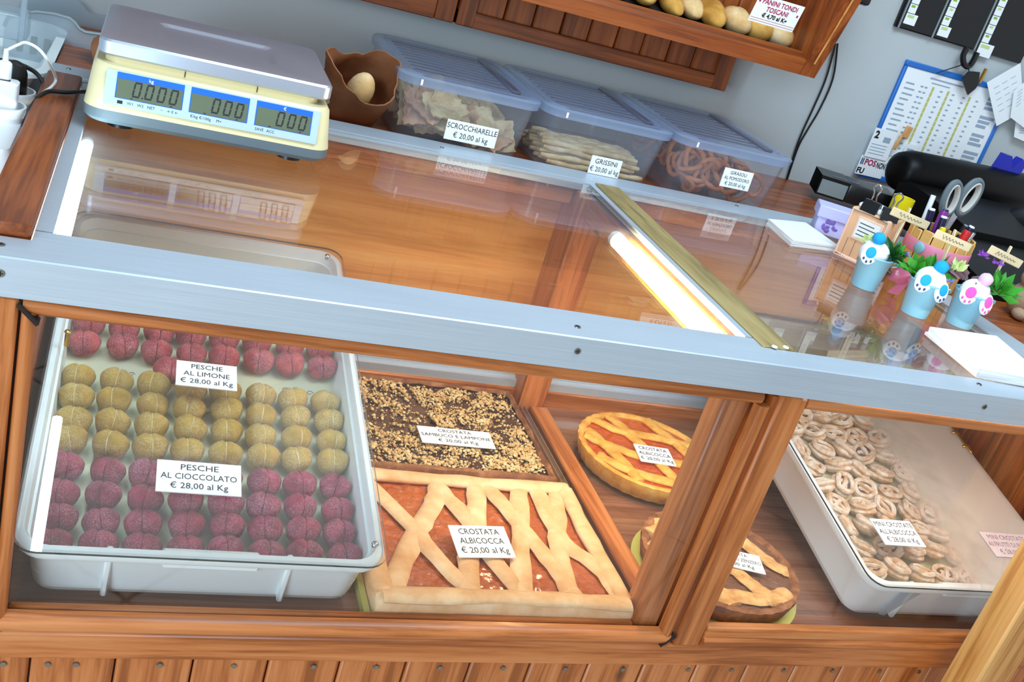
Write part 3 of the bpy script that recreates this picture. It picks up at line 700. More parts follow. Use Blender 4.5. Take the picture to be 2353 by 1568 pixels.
# front panel film and displays, on the leaning face
fy0, fz0, fy1, fz1 = sy0 - oy + .004, .048, sy0 - oy + .018, .086
ndir = Vector((0, fy1 - fy0, fz1 - fz0)).normalized()
pf = MB().box(-.145, .147, -.026, .022, 0, .0009, .0003).obj('display_panel', 'panel', scl)
pf.matrix_local = frame((0, fy0 - .0012 + .0068, .0672), (1, 0, 0), ndir)
def seg_digit(b, x, y, w_, h_, zz, skew=.12):
    t_ = w_ * .23
    def q(x0, x1, y0, y1):
        P = [(x0, y0), (x1, y0), (x1, y1), (x0, y1)]
        vs = [b.b.verts.new((x + a + skew * c, y + c, zz)) for a, c in P]; b._f(vs)
    q(t_ * .3, w_ - t_ * .3, 0, t_); q(t_ * .3, w_ - t_ * .3, h_ - t_, h_)
    for xx in (0, w_ - t_):
        q(xx, xx + t_, t_ * 1.1, h_ * .48); q(xx, xx + t_, h_ * .52, h_ - t_ * 1.1)
for (wx0, wx1, dg, unit) in ((-.131, -.043, '0.000', 'kg'), (-.034, .046, '000', None), (.056, .136, '000', '\u20ac')):
    d_ = MB().box(wx0, wx1, -.015, .020, .0009, .0016, .0003).obj('display_bezel', 'blue', pf)
    MB().box(wx0 + .0015, wx1 - .0015, -.0142, .0115, .0016, .0019).obj('display', 'lcd', pf)
    sg = MB(); n_ = dg.count('0'); ww = .0105
    for i in range(n_): seg_digit(sg, wx1 - .007 - (n_ - i) * (ww + .0055) + .004, -.0105, ww, .0212, .00205)
    if '.' in dg: sg.box(wx1 - .007 - 3 * (ww + .0055) + .001, wx1 - .007 - 3 * (ww + .0055) + .0032, -.0105, -.0085, .0019, .00205)
    sg.box(wx1 - .016, wx1 - .013, -.0137, -.0122, .0019, .0020); sg.box(wx0 + .02, wx0 + .023, -.0137, -.0122, .0019, .0020)
    sg.obj('digits', 'ink', pf)
    if unit: text(unit, .007, (wx0 + wx1) / 2, .0155, pf, 'paper', .0018)
for s_, xx in (('W1', -.110), ('W2', -.097), ('NET', -.083), ('~', -.069), ('\u2192 0 \u2190', -.055), ('\u20ac/kg', -.026), ('\u20ac/100g', -.011), ('M+', .008), ('SAVE', .064), ('ACC', .080)):
    text(s_, .0056, xx, -.0200, pf, 'ink', .0011)
bars([(-.127, -.120, -.0222, -.0178)], 'ink', pf, .0011)

# cable of the scale, over the cover board
p = [(-.49, .62, 1.062), (-.51, .575, 1.0695)] + [at(px, py, Z=1.0695) for px, py in ((150, 212), (110, 210))] + [at(85, 228, Z=1.064), at(65, 262, Z=1.045), at(52, 300, Z=1.02), at(45, 330, Z=1.003)]
tag(MB().tube(smooth_path(p, 5), .003, 8).obj('scale_cable', 'cable'), 'black power cable leaving the scale over the wooden board', 'cable')

# ------------------------------------------------------------------ left corner: appliance, power strip, charger, bin
ap = thing('white_appliance', 'white enamel appliance top beside the counter under the power strip', 'appliance', (-.9, .6, 0))
box('cabinet_body', 'appl', ap, -.3, .312, -.35, .58, 0, .955, bev=.01); box('top_panel', 'appl', ap, -.31, .318, -.36, .59, .96, .985, bev=.008, seg=2)
ps = thing('power_strip', 'white power strip with round sockets at the counter end', 'power strip', (-.635, .47, .9855))
MB().loft([rrect(-.06, .062, -.10, .11, .012, 0), rrect(-.06, .062, -.10, .11, .014, .03), rrect(-.052, .054, -.092, .102, .014, .042)]).obj('housing', 'white', ps)
for cx_, cy_ in ((.027, .045), (.030, .092 + .035)):
    MB().lathe([(.029, .038), (.031, .046), (.031, .062), (.028, .062), (.027, .046), (.0, .046)], (cx_, cy_, 0), 28).obj('socket', 'white', ps)
MB().cyl((.0, -.045, .0418), (.0, -.045, .0428), .007, None, 16).obj('indicator', 'grey_plas', ps)
uc = thing('usb_charger', 'white cube phone charger plugged into the power strip', 'charger', (-.608, .515, 1.0325))
MB().loft([rrect(-.0175, .0175, -.0135, .0135, .004, 0), rrect(-.019, .019, -.015, .015, .005, .004), rrect(-.019, .019, -.015, .015, .005, .046), rrect(-.017, .017, -.013, .013, .004, .048)]).obj('charger_body', 'white', uc)
MB().box(-.008, .008, -.004, .004, .0478, .0486).obj('port', 'black', uc)
usb = thing('usb_cable', 'white charging cable arching out of the cube charger', 'cable', (-.608, .515, 1.081))
MB().box(-.0085, .0085, -.005, .005, .0, .026, .003).obj('connector', 'white', usb)
MB().cyl((0, 0, .026), (0, 0, .042), .004, .003, 10).obj('strain_relief', 'white', usb)
o0 = Vector((-.608, .515, 1.081))
pth = [Vector((0, 0, .04))] + [at(px, py, Y=.52) - o0 for px, py in ((42, 103), (60, 98), (88, 112), (110, 140))] + [at(128, 180, Z=1.075) - o0, at(118, 200, Z=1.0705) - o0, at(98, 213, Z=1.066) - o0, at(84, 222, Z=1.04) - o0]
MB().tube(smooth_path(pth, 6), .0021, 8).obj('cord', 'white', usb)
bp = thing('black_plug', 'black round plug with braided cable behind the cube charger', 'plug', (-.605, .597, 1.0325))
MB().loft([[(r_ * math.cos(2 * PI * k / 18), r_ * math.sin(2 * PI * k / 18), z) for k in range(18)] for r_, z in ((.017, 0), (.019, .006), (.018, .04), (.014, .052), (.006, .056))]).obj('plug_body', 'black', bp)
o1 = Vector((-.605, .597, 1.0325))
MB().tube(smooth_path([(0, 0, .054), at(62, 155, Y=.62) - o1, at(85, 170, Y=.61) - o1, at(100, 195, Y=.6) - o1, at(98, 215, Y=.58) - o1, at(94, 235, Y=.57) - o1], 5), .0032, 8).obj('cord', 'braid', bp)
MB().tube(smooth_path([(0, 0, .054), at(45, 148, Y=.64) - o1, at(15, 140, Y=.66) - o1, at(-30, 135, Y=.68) - o1], 5), .0032, 8).obj('cord', 'braid', bp)
wt = thing('white_tray', 'white plastic tray with rounded rim behind the power strip', 'tray', (-.78, .86, .9855))
R = [rrect(-.16, .17, -.12, .2, .04, 0), rrect(-.18, .195, -.14, .22, .05, .05), rrect(-.195, .208, -.155, .235, .055, .05), rrect(-.197, .21, -.157, .237, .056, .058), rrect(-.18, .195, -.14, .22, .05, .058), rrect(-.165, .175, -.125, .205, .04, .006)]
MB().loft(R).obj('tray_body', 'whiteplas', wt)
bn = thing('clear_plastic_bin', 'bluish clear plastic bin with curved rim against the wall left of scale', 'bin', (-.62, 1.09, .9855))
prof = [at(x_, y_, Y=1.0) for x_, y_ in ((10, 60), (18, 40), (50, 30), (85, 27), (125, 32), (160, 42), (172, 52), (182, 66), (196, 74), (222, 78), (240, 80))]
pts = [(p_.x + .62, p_.z - .9855) for p_ in prof]
b = MB(); poly = pts + [(pts[-1][0], .0), (pts[0][0], .0)]
b.prism(poly, -.092, -.088, 1); b.obj('front_wall', 'bin', bn)
MB().prism(poly, .085, .089, 1).obj('rear_wall', 'bin', bn)
MB().tube([(a_, -.09, c_) for a_, c_ in pts], .0035, 8).obj('rim', 'greymetal', bn)
box('bottom', 'bin', bn, pts[0][0], pts[-1][0], -.088, .085, 0, .004)
for i in range(6): MB().box(pts[-1][0] - .03 - i * .022, pts[-1][0] - .02 - i * .022, -.0935, -.092, .02, .05).obj('slot', 'greymetal', bn)
cb = thing('clear_plastic_box', 'small glossy clear plastic box at far left behind the charger', 'box', (-.70, .93, 1.044))
p0, p1 = at(0, 62, Y=.9), at(38, 125, Y=.9)
cbx0 = -.06; cbx1 = p1.x + .70 + .012
MB().box(cbx0, cbx1, -.03, .03, 0, .045, .004).obj('box_body', 'bin', cb); MB().box(cbx1 - .012, cbx1 - .002, -.034, -.028, .0, .075, .002).obj('clip', 'bin', cb)

# ------------------------------------------------------------------ paper bags and bread
def paper_bag(name, label, loc, rot, r, h, seed, lean=(0, 0), flap=None):
    t = thing(name, label, 'bag', loc, rot); n = 40; rings = []
    for i in range(15):
        z = i / 14; ring = []
        for k in range(n):
            a = 2 * PI * k / n; e = abs(math.cos(a)) ** 2.6 + abs(math.sin(a)) ** 2.6
            rr = e ** (-1 / 2.6) * (1 + .10 * math.sin(3 * a + seed + z * 4) * z + .12 * mnoise.noise(Vector((math.cos(a) * 2, math.sin(a) * 2, z * 3 + seed))) + .04 * mnoise.noise(Vector((math.cos(a) * 7, math.sin(a) * 7, z * 9 + seed))))
            rr *= .92 + .10 * z
            zz = h * z * (1 + (.14 * math.sin(2 * a + seed) + .05 * mnoise.noise(Vector((math.cos(a) * 4, math.sin(a) * 4, seed)))) * z)
            ring.append((r[0] * rr * math.cos(a) + lean[0] * z, r[1] * rr * math.sin(a) + lean[1] * z, zz))
        rings.append(ring)
    inner = [[(p[0] * .965, p[1] * .965, max(p[2], .003)) for p in q] for q in rings[::-1]]
    MB().loft(rings + inner[:-1]).obj('sack', 'kraft', t, 70)
    return t
bag = paper_bag('paper_bag', 'crumpled brown paper bread bag standing open beside the scale', (-.082, .905, 1.0345), (math.radians(34), 0, .15), (.066, .056), .135, 1.3, (0, -.01))
f_ = MB(); n = 10
f_.loft([[(-.068 - .018 * math.sin(PI * i / n), -.055 - .01 * j, .118 - i * .0075 + .004 * math.sin(i + j)) for i in range(n + 1)] for j in range(4)] , False, False, False)
f_.obj('rolled_edge', 'kraft_in', bag)
lf = MB().ball((0, 0, 0), (.025, .024, .05), 18, 12, lambda c: 1 + .05 * math.sin(4 * c.z)).obj('bread_roll', 'bread2'); tag(lf, 'pale bread roll poking out of the open brown bag', 'bread'); lf.matrix_world = Matrix.Translation((-.068, .845, 1.09)) @ Euler((.35, .2, 0)).to_matrix().to_4x4()
bag2 = paper_bag('paper_bag', 'brown paper bag lying behind the scale beside the plastic bin', (-.500, .93, 1.0345), (math.radians(62), 0, 1.35), (.05, .045), .105, 4.1)

# ------------------------------------------------------------------ clear crates on the rear ledge
crL = ['first', 'second', 'third']
def clear_crate(label, x0):
    t = thing('storage_crate', label, 'crate', (x0, .80, 1.0345), (0, 0, 0), 'clear lidded storage crates')
    W, L, H = .268, .34, .112
    MB().loft([rrect(.014, W - .014, .010, L - .012, .03, .0), rrect(.012, W - .012, .008, L - .010, .03, .004), rrect(.0, W, -.006, L, .035, H), rrect(.002, W - .002, -.004, L - .002, .034, H), rrect(.0145, W - .0145, .0105, L - .0125, .028, .0055)]).obj('tub', 'crate', t)
    MB().loft([rrect(-.006, W + .006, -.016, L + .006, .04, H - .004), rrect(-.007, W + .007, -.018, L + .007, .04, H + .010), rrect(-.004, W + .004, -.014, L + .004, .04, H + .014), rrect(.012, W - .012, .012, L - .012, .03, H + .014), rrect(.014, W - .014, .014, L - .014, .03, H + .011)]).obj('lid', 'cratelid', t)
    for i in range(9):
        v = .05 + i * .030
        MB().box(.03, W - .055, v, v + .005, H + .0111, H + .0125).obj('lid_rib', 'cratelid_rib', t)
    MB().box(W - .05, W - .03, .03, L - .03, H + .011, H + .017, .003).obj('lid_grip', 'cratelid_rib', t)
    MB().box(.03, .034, -.0195, -.0178, H - .001, H + .009).obj('latch_glint', 'white', t)
    return t
cxs = [-.005, .282, .569]
for x_, l_ in zip(cxs, ('clear lidded crate of flat crackers beside the paper bag', 'middle clear lidded crate holding breadsticks', 'clear lidded crate of reddish pastry rings nearest the black tray')): clear_crate(l_, x_)
# crackers
def make_cracker(m, i):
    b = MB(); n = 8; P = []
    def pt(u, v, s_):
        return Vector(((u - .5) * .075 + .002 * math.sin(v * 30 + i), (v - .5) * .06 + .002 * math.sin(u * 26 + i), .0016 * s_ + .004 * math.sin(u * 3 + i) * math.cos(v * 3) + .0012 * mnoise.noise(Vector((u * 9, v * 9, i)))))
    G = [[[b.b.verts.new(pt(u / n, v / n, s_)) for v in range(n + 1)] for u in range(n + 1)] for s_ in (1, -1)]
    for s_ in (0, 1):
        for u in range(n):
            for v in range(n): b._f([G[s_][u][v], G[s_][u + 1][v], G[s_][u + 1][v + 1], G[s_][u][v + 1]])
    for k in range(n):
        for u0, u1 in (((0, k), (0, k + 1)), ((n, k), (n, k + 1)), ((k, 0), (k + 1, 0)), ((k, n), (k + 1, n))): b._f([G[0][u0[0]][u0[1]], G[0][u1[0]][u1[1]], G[1][u1[0]][u1[1]], G[1][u0[0]][u0[1]]])
    return b.obj('cracker', m, None, 60)
cp = [make_cracker('cracker', 0), make_cracker('cracker2', 1), make_cracker('cracker', 2)]
for i in range(76):
    o = cp[i] if i < 3 else dup(cp[rnd.choice((0, 0, 1, 2))])
    tag(o, 'thin flat cracker in the pile inside the crate beside the paper bag', 'cracker', 'crackers in the clear crate')
    lay = i / 76
    x_ = -.005 + .134 + rnd.uniform(-.088, .088); y_ = .80 + rnd.choice((.035, .05, .09, .14, .19, .24, .28)) + rnd.uniform(-.008, .008)
    z_ = 1.0345 + .030 + lay * .030 + rnd.uniform(0, .006) + (.010 if x_ < .13 else -.010)
    o.matrix_world = Matrix.Translation((x_, max(y_, .842), z_)) @ Matrix.Rotation(rnd.uniform(-.5, .5), 4, 'Z') @ Matrix.Rotation(rnd.choice((1.15, 1.3, 1.0, .7, .4)) + rnd.uniform(-.15, .15), 4, 'X') @ Matrix.Rotation(rnd.uniform(0, 6.28), 4, 'Z')
# breadsticks
b = MB(); pth = [(-.105 + .21 * k / 14, .0015 * math.sin(k * 1.1), .0015 * math.cos(k * .9)) for k in range(15)]
st0 = b.tube(pth, [.004] + [.0055 + .0008 * math.sin(k * 2.1) for k in range(13)] + [.004], 9).obj('breadstick', 'stick', None, 80)
i = 0
for lay, cnt in enumerate((12, 11, 9, 6)):
    for k in range(cnt):
        o = st0 if i == 0 else dup(st0); i += 1
        tag(o, 'thin pale breadstick lying in the pile inside the middle crate', 'breadstick', 'breadsticks in the middle crate')
        o.location = (.282 + .134 + rnd.uniform(-.012, .012), .825 + .016 * k + lay * .007 + rnd.uniform(-.002, .002), 1.0345 + .0125 + lay * .0105); o.rotation_euler = (rnd.uniform(0, 6), rnd.uniform(-.03, .03), rnd.uniform(-.06, .06))
# pastry rings
def make_ring(i):
    P = [(.019 * math.cos(a) * (1 + .12 * math.sin(2 * a + i)), .027 * math.sin(a), .006 * math.sin(2 * a + i)) for a in [2 * PI * k / 22 for k in range(22)]]
    return MB().tube(P, [.0052 + .0009 * math.sin(k * 2.3) for k in range(22)], 8, True).obj('pastry_ring', 'taralli', None, 80)
rp = [make_ring(0), make_ring(1.7)]
for i in range(58):
    o = rp[i] if i < 2 else dup(rp[i % 2])
    tag(o, 'twisted reddish pastry ring in the pile inside the crate nearest the black tray', 'pastry ring', 'pastry rings in the clear crate')
    o.location = (.569 + rnd.uniform(.045, .225), .80 + rnd.choice((.035, .05, .075, .12, .17, .22, .27)) + rnd.uniform(-.006, .006), 1.0345 + .026 + (i / 58) * .052); o.rotation_euler = (rnd.uniform(.4, 1.5), rnd.uniform(-.7, .7), rnd.uniform(0, 6))
def crate_card(label, x0, x1, z0, z1, lines):
    return card(label, frame(((x0 + x1) / 2, .7795, (z0 + z1) / 2), (1, 0, 0), (0, .04, 1)), x1 - x0, z1 - z0, lines)
crate_card('white card reading scrocchiarelle on the cracker crate', .090, .190, 1.060, 1.097, [('SCROCCHIARELLE', .97), ('\u20ac 20,00 al kg', .68)])
crate_card('white card reading grissini on the breadstick crate', .388, .454, 1.0515, 1.087, [('GRISSINI', .72), ('\u20ac 20,00 al kg', .94)])
crate_card('white card reading girasoli al pomodoro on the pastry ring crate', .678, .747, 1.080, 1.119, [('GIRASOLI', .56), ('AL POMODORO', .86), ('\u20ac 20,00 al kg', .72)])

# ------------------------------------------------------------------ wall cabinet and bread shelf
wc = thing('wall_cabinet', 'brown wooden wall cabinet with planked doors above the crates', 'cabinet', (.3, 1.16, 1.22))
def wb(name, m, x0, x1, y0, y1, z0, z1, bev=.002): return box(name, m, wc, x0 - .3, x1 - .3, y0 - 1.16, y1 - 1.16, z0 - 1.22, z1 - 1.22, bev=bev)
wb('rail', 'dwoodX', .153, .815, 1.12, 1.14, 1.217, 1.249)
wb('stile', 'dwoodZ', .153, .192, 1.119, 1.14, 1.2175, 1.6)
wb('stile', 'dwoodZ', .775, .815, 1.119, 1.14, 1.2175, 1.6)
wb('rail', 'dwoodX', -.5, .106, 1.12, 1.14, 1.217, 1.262)
wb('stile', 'dwoodZ', .106, .1475, 1.119, 1.14, 1.2175, 1.6)
for i in range(9):
    x_ = .19 + i * .0655
    wb('plank', 'dwoodZ', x_ + .001, x_ + .0645, 1.130, 1.142, 1.24, 1.6, .003)
wb('panel', 'dwoodX', -.5, .11, 1.128, 1.142, 1.25, 1.6)
wb('carcass', 'dwoodX', -.5, .815, 1.142, 1.199, 1.217, 1.6)
bs = thing('bread_shelf', 'wooden wall bread shelf holding rolls, mounted above the cabinet planks', 'shelf', (.5, 1.07, 1.313))
def bb(name, m, x0, x1, y0, y1, z0, z1, bev=.002): return box(name, m, bs, x0 - .5, x1 - .5, y0 - 1.07, y1 - 1.07, z0 - 1.313, z1 - 1.313, bev=bev)
b = MB(); b.prism([(.95 - 1.07, 0), (.942 - 1.07, .031), (.968 - 1.07, .045), (.99 - 1.07, .045), (.99 - 1.07, 0)], -1.9, .414, 0); b.obj('rail', 'dwoodX', bs)
b = MB(); b.loft([[(x_ - .5, y_ - 1.07 - .31 * z_, z_) for x_, y_ in ((.874, .949), (.914, .949), (.914, 1.198 + .31 * z_), (.874, 1.198 + .31 * z_))] for z_ in (0, .35)]); b.obj('side_panel', 'dwoodZ', bs)
b = MB(); b.tube([(.892 - .5, .9455 - 1.07 - .31 * z_, z_) for z_ in (.03, .34)], .0022, 6); b.obj('bead', 'pineZ', bs)
b = MB(); b.prism([(.985 - 1.07, .022), (1.198 - 1.07, .066), (1.198 - 1.07, .058), (.985 - 1.07, .014)], -1.9, .374, 0); b.obj('shelf_board', 'darkfloor', bs)
bb('back_board', 'woodX', -1.4, .873, 1.188, 1.199, 1.38, 1.66)
lo = []
def loaf(i, x, y, r, l, m, rz, label, ry=1.0):
    nm = 'bread_roll'
    fn = lambda c: (1 + .04 * math.sin(3 * c.x + i) + .03 * math.sin(5 * c.y + 2 * i)) * (1 - .10 * math.exp(-(c.x / .16) ** 2) * (c.z > .2))
    o = MB().ball((0, 0, 0), (r, l, r * .85), 20, 14, fn).obj(nm, m, None, 80); tag(o, label, 'bread', 'bread rolls on the wall shelf')
    zf = 1.313 + .022 + (y - .985) / .213 * .044
    o.location = (x, y, zf + r * .82); o.rotation_euler = (.2 + rnd.uniform(-.1, .1), rnd.uniform(-.2, .2), rz)
xs = [(.36, 1.10, .026, .062, 'bread'), (.43, 1.105, .027, .062, 'bread'), (.50, 1.10, .024, .06, 'bread'), (.560, 1.095, .029, .068, 'bread'), (.622, 1.085, .024, .066, 'bread'), (.672, 1.10, .027, .066, 'bread2'), (.715, 1.07, .031, .062, 'bread'), (.772, 1.062, .032, .055, 'bread2')]
for i, (x_, y_, r_, l_, m_) in enumerate(xs):
    loaf(i, x_ - .028, y_, r_, l_, m_, rnd.uniform(-.25, .1), f'golden long bread roll on the wall shelf, {ORD[len(xs) - 1 - i]} to the left of the price card')
loaf(8, .795, 1.045, .034, .036, 'bread', .3, 'round bread roll under the left half of the price card')
loaf(9, .853, 1.05, .031, .036, 'bread2', .9, 'round bread roll under the right end of the price card')
loaf(10, .862, 1.125, .03, .034, 'bread', .2, 'round bread roll behind the right end of the price card')
sg = MB().box(-.056, .056, -.0285, .0285, -.0008, .0008).obj('price_card', 'paper'); tag(sg, 'white card reading panini tondi toscani hanging before the bread rolls', 'price card', 'price cards')
sg.matrix_world = frame(at(1784, 31, Y=.955), (1, 0, 0), (0, -.25, 1))
text('PANINI TONDI', .0145, 0, .0175, sg, 'redink', width=.086, bold=.0004); text('TOSCANI', .0145, 0, .003, sg, 'redink', width=.054, bold=.0004); text('\u20ac 4,70 al Kg', .0125, 0, -.0105, sg, 'ink', width=.062, bold=.0005)
bars([(-.054, .054, -.0195, -.0188), (-.054, .054, -.0245, -.0238), (-.052, -.048, .014, .019), (.047, .051, .003, .008)], 'redink', sg)
gs = MB().prism([(-.03, 0), (.025, -.012), (.03, .01), (-.05, .10)], -.002, .002, 1).obj('card_sheet', 'greymetal'); tag(gs, 'bent grey plastic sheet tucked into the bread shelf corner', 'sheet'); gs.location = at(1880, 24, Y=1.03)
cor = at(1968, 8, Y=1.02)
spk = thing('wall_speaker', 'small black box mounted on the wall past the bread shelf', 'speaker', (cor.x, 1.06, cor.z))
MB().box(-.035, .03, -.05, .139, .0, .12, .008, seg=2).obj('speaker_body', 'black', spk); MB().box(-.02, .015, .1, .14, -.01, .0, .002).obj('bracket', 'black', spk)
wr = thing('wall_cable', 'pair of black cables hanging down the wall below the bread shelf', 'cable', (0, 0, 0))
for off in (0, 16):
    P = [at(1920 + off * .3, 100, Y=1.193), at(1898 + off, 180, Y=1.193), at(1868 + off, 250, Y=1.193), at(1845 + off * .6, 300, Y=1.193), at(1828 + off * .2, 345, Y=1.193), at(1800, 440, Y=1.193)]
    MB().tube(smooth_path(P, 5), .0024, 8).obj('cord', 'cable', wr)

# ------------------------------------------------------------------ wall papers and boards
pb = thing('price_board', 'black wall price board with rails of small pale labels', 'board', (1.445, 1.2, 1.455))
box('board_panel', 'black', pb, -.205, .205, -.014, -.0005, 0, .33, bev=.003)
for rx in (-.198, -.092, .045): MB().box(rx - .002, rx + .002, -.0165, -.014, 0, .33).obj('rail', 'greymetal', pb)
for rx, z0 in ((-.19, .012), (-.082, .008), (.055, -.010)):
    z = z0
    for i in range(7):
        hh = .022 if i else .026; ww = .022 if i else .034
        if i == 0 and rx > 0: hh, ww = .033, .045
        lbp = MB().box(rx, rx + ww, -.0158, -.0142, z + .001, z + hh).obj('price_label', 'paper', pb)
        MB().box(rx + .004, rx + ww * .7, -.0163, -.0158, z + hh * .65, z + hh * .9).obj('mark', 'greenink' if i % 2 else 'leafl', lbp)
        z += hh + .0005
wp = thing('framed_chart', 'blue framed wall chart with columns of figures above the register', 'chart', (1.497, 1.2, 1.09))
box('sheet', 'paper', wp, -.172, .172, -.006, -.0005, 0, .292)
for a_ in ((-.18, .18, -.010, -.0005, .286, .300), (-.18, .18, -.010, -.0005, -.008, .006), (-.18, -.170, -.010, -.0005, .006, .286), (.168, .18, -.010, -.0005, .006, .286)): box('frame_bar', 'blueframe', wp, *a_, bev=.002)
fm = bpy.data.objects.new('print', None); COL.objects.link(fm); fm.parent = wp; fm.matrix_local = frame((0, -.0061, .146), (1, 0, 0), (0, 0, 1))
R1 = []; R2 = []
for r_ in range(13):
    y_ = .10 - r_ * .0135
    R1.append((-.155, -.155 + rnd.uniform(.02, .04), y_, y_ + .004))
    for c_ in (-.108, -.095, -.045, -.005, .03, .075): R1.append((c_, c_ + .009, y_, y_ + .004))
    for c_ in (-.072, -.022, .05): R2.append((c_, c_ + .007, y_ - .004, y_ + .008))
R1 += [(-.09, .02, .125, .129), (-.08, -.02, .115, .118), (-.16, .03, -.085, -.0835)]
bars(R1, 'greyink', fm, .0004); bars(R2, 'yellowink', fm, .0005)
bars([(-.06, -.043, -.087, -.077), (-.01, .01, -.089, -.080), (.04, .058, -.096, -.086)], 'tealink', fm, .0006)
bars([(.11, .11 + rnd.uniform(.03, .05), y_ * .012 - .02, y_ * .012 - .012) for y_ in range(-7, 13) if y_ % 4], 'greyink', fm, .0004)
nt = MB().box(-.036, .036, -.038, .038, -.0006, .0006).obj('note_card', 'paper'); tag(nt, 'small white note card with a big numeral two below the chart', 'note'); nt.matrix_world = frame(at(2025, 332, Y=1.183), (1, 0, 0), (0, 0, 1))
text('2', .026, -.024, .021, nt, 'ink', .0009, bold=.0012); bars([(-.03, .02, -.004 - .008 * k, -.002 - .008 * k) for k in range(4)] + [(.0, .022, .006, .02)], 'greyink', nt, .0009)
n2 = MB().box(-.02, .02, -.03, .02, -.0006, .0006).obj('note_card', 'paper'); tag(n2, 'small pale note card beside the wooden peg', 'note'); n2.matrix_world = frame(at(2090, 350, Y=1.182), (1, 0, 0), (0, 0, 1)); bars([(-.012, .008, .002, .009), (-.004, .004, -.012, -.006)], 'greyink', n2, .0009)
pgp = at(2078, 318, Y=1.175)
pg = thing('clothes_peg', 'wooden clothes peg clipped on the notes below the chart', 'peg', pgp, (0, .12, 0)); MB().box(-.011, .008, -.004, .004, 0, .032, .002).obj('jaw', 'tanwood', pg); MB().box(-.016, -.008, -.004, .004, -.035, .004, .002).obj('leg', 'tanwood', pg)
sn = MB().box(-.035, .05, -.028, .022, -.0006, .0006).obj('notice', 'paper'); tag(sn, 'white notice with dark red lettering below the note card above the black tray', 'notice'); sn.matrix_world = frame(at(1998, 380, Y=1.1865), (1, 0, 0), (0, 0, 1))
text('Il', .022, -.027, .006, sn, 'navyink', .0009, bold=.0008); text('POS', .022, -.001, .006, sn, 'redink', .0009, bold=.0008, width=.036); text('NON', .022, .034, .004, sn, 'ink', .0009, bold=.0008, width=.028); text('FU', .02, -.022, -.018, sn, 'ink', .0009, bold=.0008)
def sheet(label, pts, y, group=None, name='receipt', nl=6):
    P = [at(px, py, Y=y) for px, py in pts]; c = sum(P, Vector()) / len(P)
    b = MB(); f0 = [(p.x - c.x, 0, p.z - c.z) for p in P]; f1 = [(x_, .0012, z_) for x_, _, z_ in f0]; o = b.loft([f0, f1]).obj(name, 'paper'); o.location = c; tag(o, label, 'receipt', group)
    d = (P[1] - P[0]); e = (P[3] - P[0]); bb_ = MB()
    for k in range(1, nl):
        for j in range(3):
            s_ = P[0] - c + e * (k / nl * .8 + .06) + d * (.15 + j * .25); bb_.tube([s_ + Vector((0, -.0008, 0)), s_ + d * .15 + Vector((0, -.0008, 0))], .0008, 4)
    bb_.obj('handwriting', 'greyink', o); return o
sheet('narrow paper slip with handwriting overlapping the blue frame', [(2268, 190), (2345, 145), (2353, 255), (2290, 290)], 1.176)
sheet('curled paper slip hanging at the right edge of the wall', [(2330, 210), (2400, 150), (2400, 330), (2322, 270)], 1.168)
sheet('lower paper slip hanging at the right edge of the wall', [(2335, 275), (2400, 280), (2400, 345), (2330, 315)], 1.180)
hk = thing('wall_hook', 'black hook under the price board with a thin string', 'hook', at(2226, 132, Y=1.18))
b = MB(); b.tube(smooth_path([(-.018, 0, .02), (-.022, -.004, .0), (-.012, -.008, -.018), (.004, -.008, -.02), (.014, -.004, -.006), (.018, 0, .016)], 4), .0075, 8); b.obj('hook_body', 'black', hk)
MB().tube([(-.004, -.004, -.016), at(2152, 168, Y=1.18) - at(2226, 132, Y=1.18)], .0014, 6).obj('string', 'cable', hk)
MB().tube([(.0, -.004, -.016), (.03, -.006, -.045)], .0012, 6).obj('string', 'cable', hk)
tgp = at(2230, 190, Y=1.172)
tg = thing('house_tag', 'black house shaped tag hanging below the hook', 'tag', tgp)
c_ = [at(x_, y_, Y=1.172) - tgp for x_, y_ in ((2210, 182), (2225, 165), (2235, 164), (2251, 166), (2246, 196), (2240, 204), (2223, 218))]
MB().prism([(q.x, q.z) for q in c_], -.002, .002, 1).obj('tag_body', 'black', tg)
b = MB().tube([(at(2250, 190, Y=1.176) - tgp), (at(2266, 158, Y=1.176) - tgp)], .005, 6).obj('peg', 'brass', tg)

# ------------------------------------------------------------------ cash register corner
rg = thing('cash_register', 'bulky glossy black cash register on the right end of counter', 'cash register', (1.4, .72, 1.0525))
def rb(name, m, poly, x0, x1): return MB().prism([(y - .72, z - 1.0525) for y, z in poly], x0 - 1.4, x1 - 1.4, 0).obj(name, m, rg)
rb('keyboard_base', 'gloss_black', [(.44, 1.053), (.44, 1.085), (.52, 1.10), (.66, 1.112), (.66, 1.053)], 1.09, 1.74)
rb('register_body', 'gloss_black', [(.661, 1.053), (.661, 1.125), (.80, 1.145), (.90, 1.152), (.93, 1.14), (.93, 1.053)], 1.225, 1.74)
b = MB(); q = [(1.225, .030), (1.235, .044), (1.265, .052), (1.45, .054), (1.74, .056), (1.75, .05)]
b.tube([(x_ - 1.4, .96 - .72 + (x_ - 1.27) * .12, 1.170 - 1.0525 - .008) for x_, r_ in q], [r_ for x_, r_ in q], 20); b.obj('roll_cover', 'gloss_black', rg)
MB().ball((1.60 - 1.4, .78 - .72, 1.10 - 1.0525), (.17, .16, .075), 28, 16).obj('display_hood', 'gloss_black', rg)
MB().tube([(1.60 - 1.4 + .172 * math.cos(a), .78 - .72 + .162 * math.sin(a), 1.10 - 1.0525) for a in [2 * PI * k / 40 for k in range(40)]], .006, 8, True).obj('hood_rim', 'black', rg)
dt = thing('black_tray', 'long black plastic box with grey open end between crates and register', 'box', (1.220, 1.015, 1.0525), (0, 0, math.radians(-24)))
L_, D_, H_ = .125, .05, .047
MB().box(-.055, .06, -D_, D_, 0, H_, .005, seg=2).obj('box_body', 'black', dt)
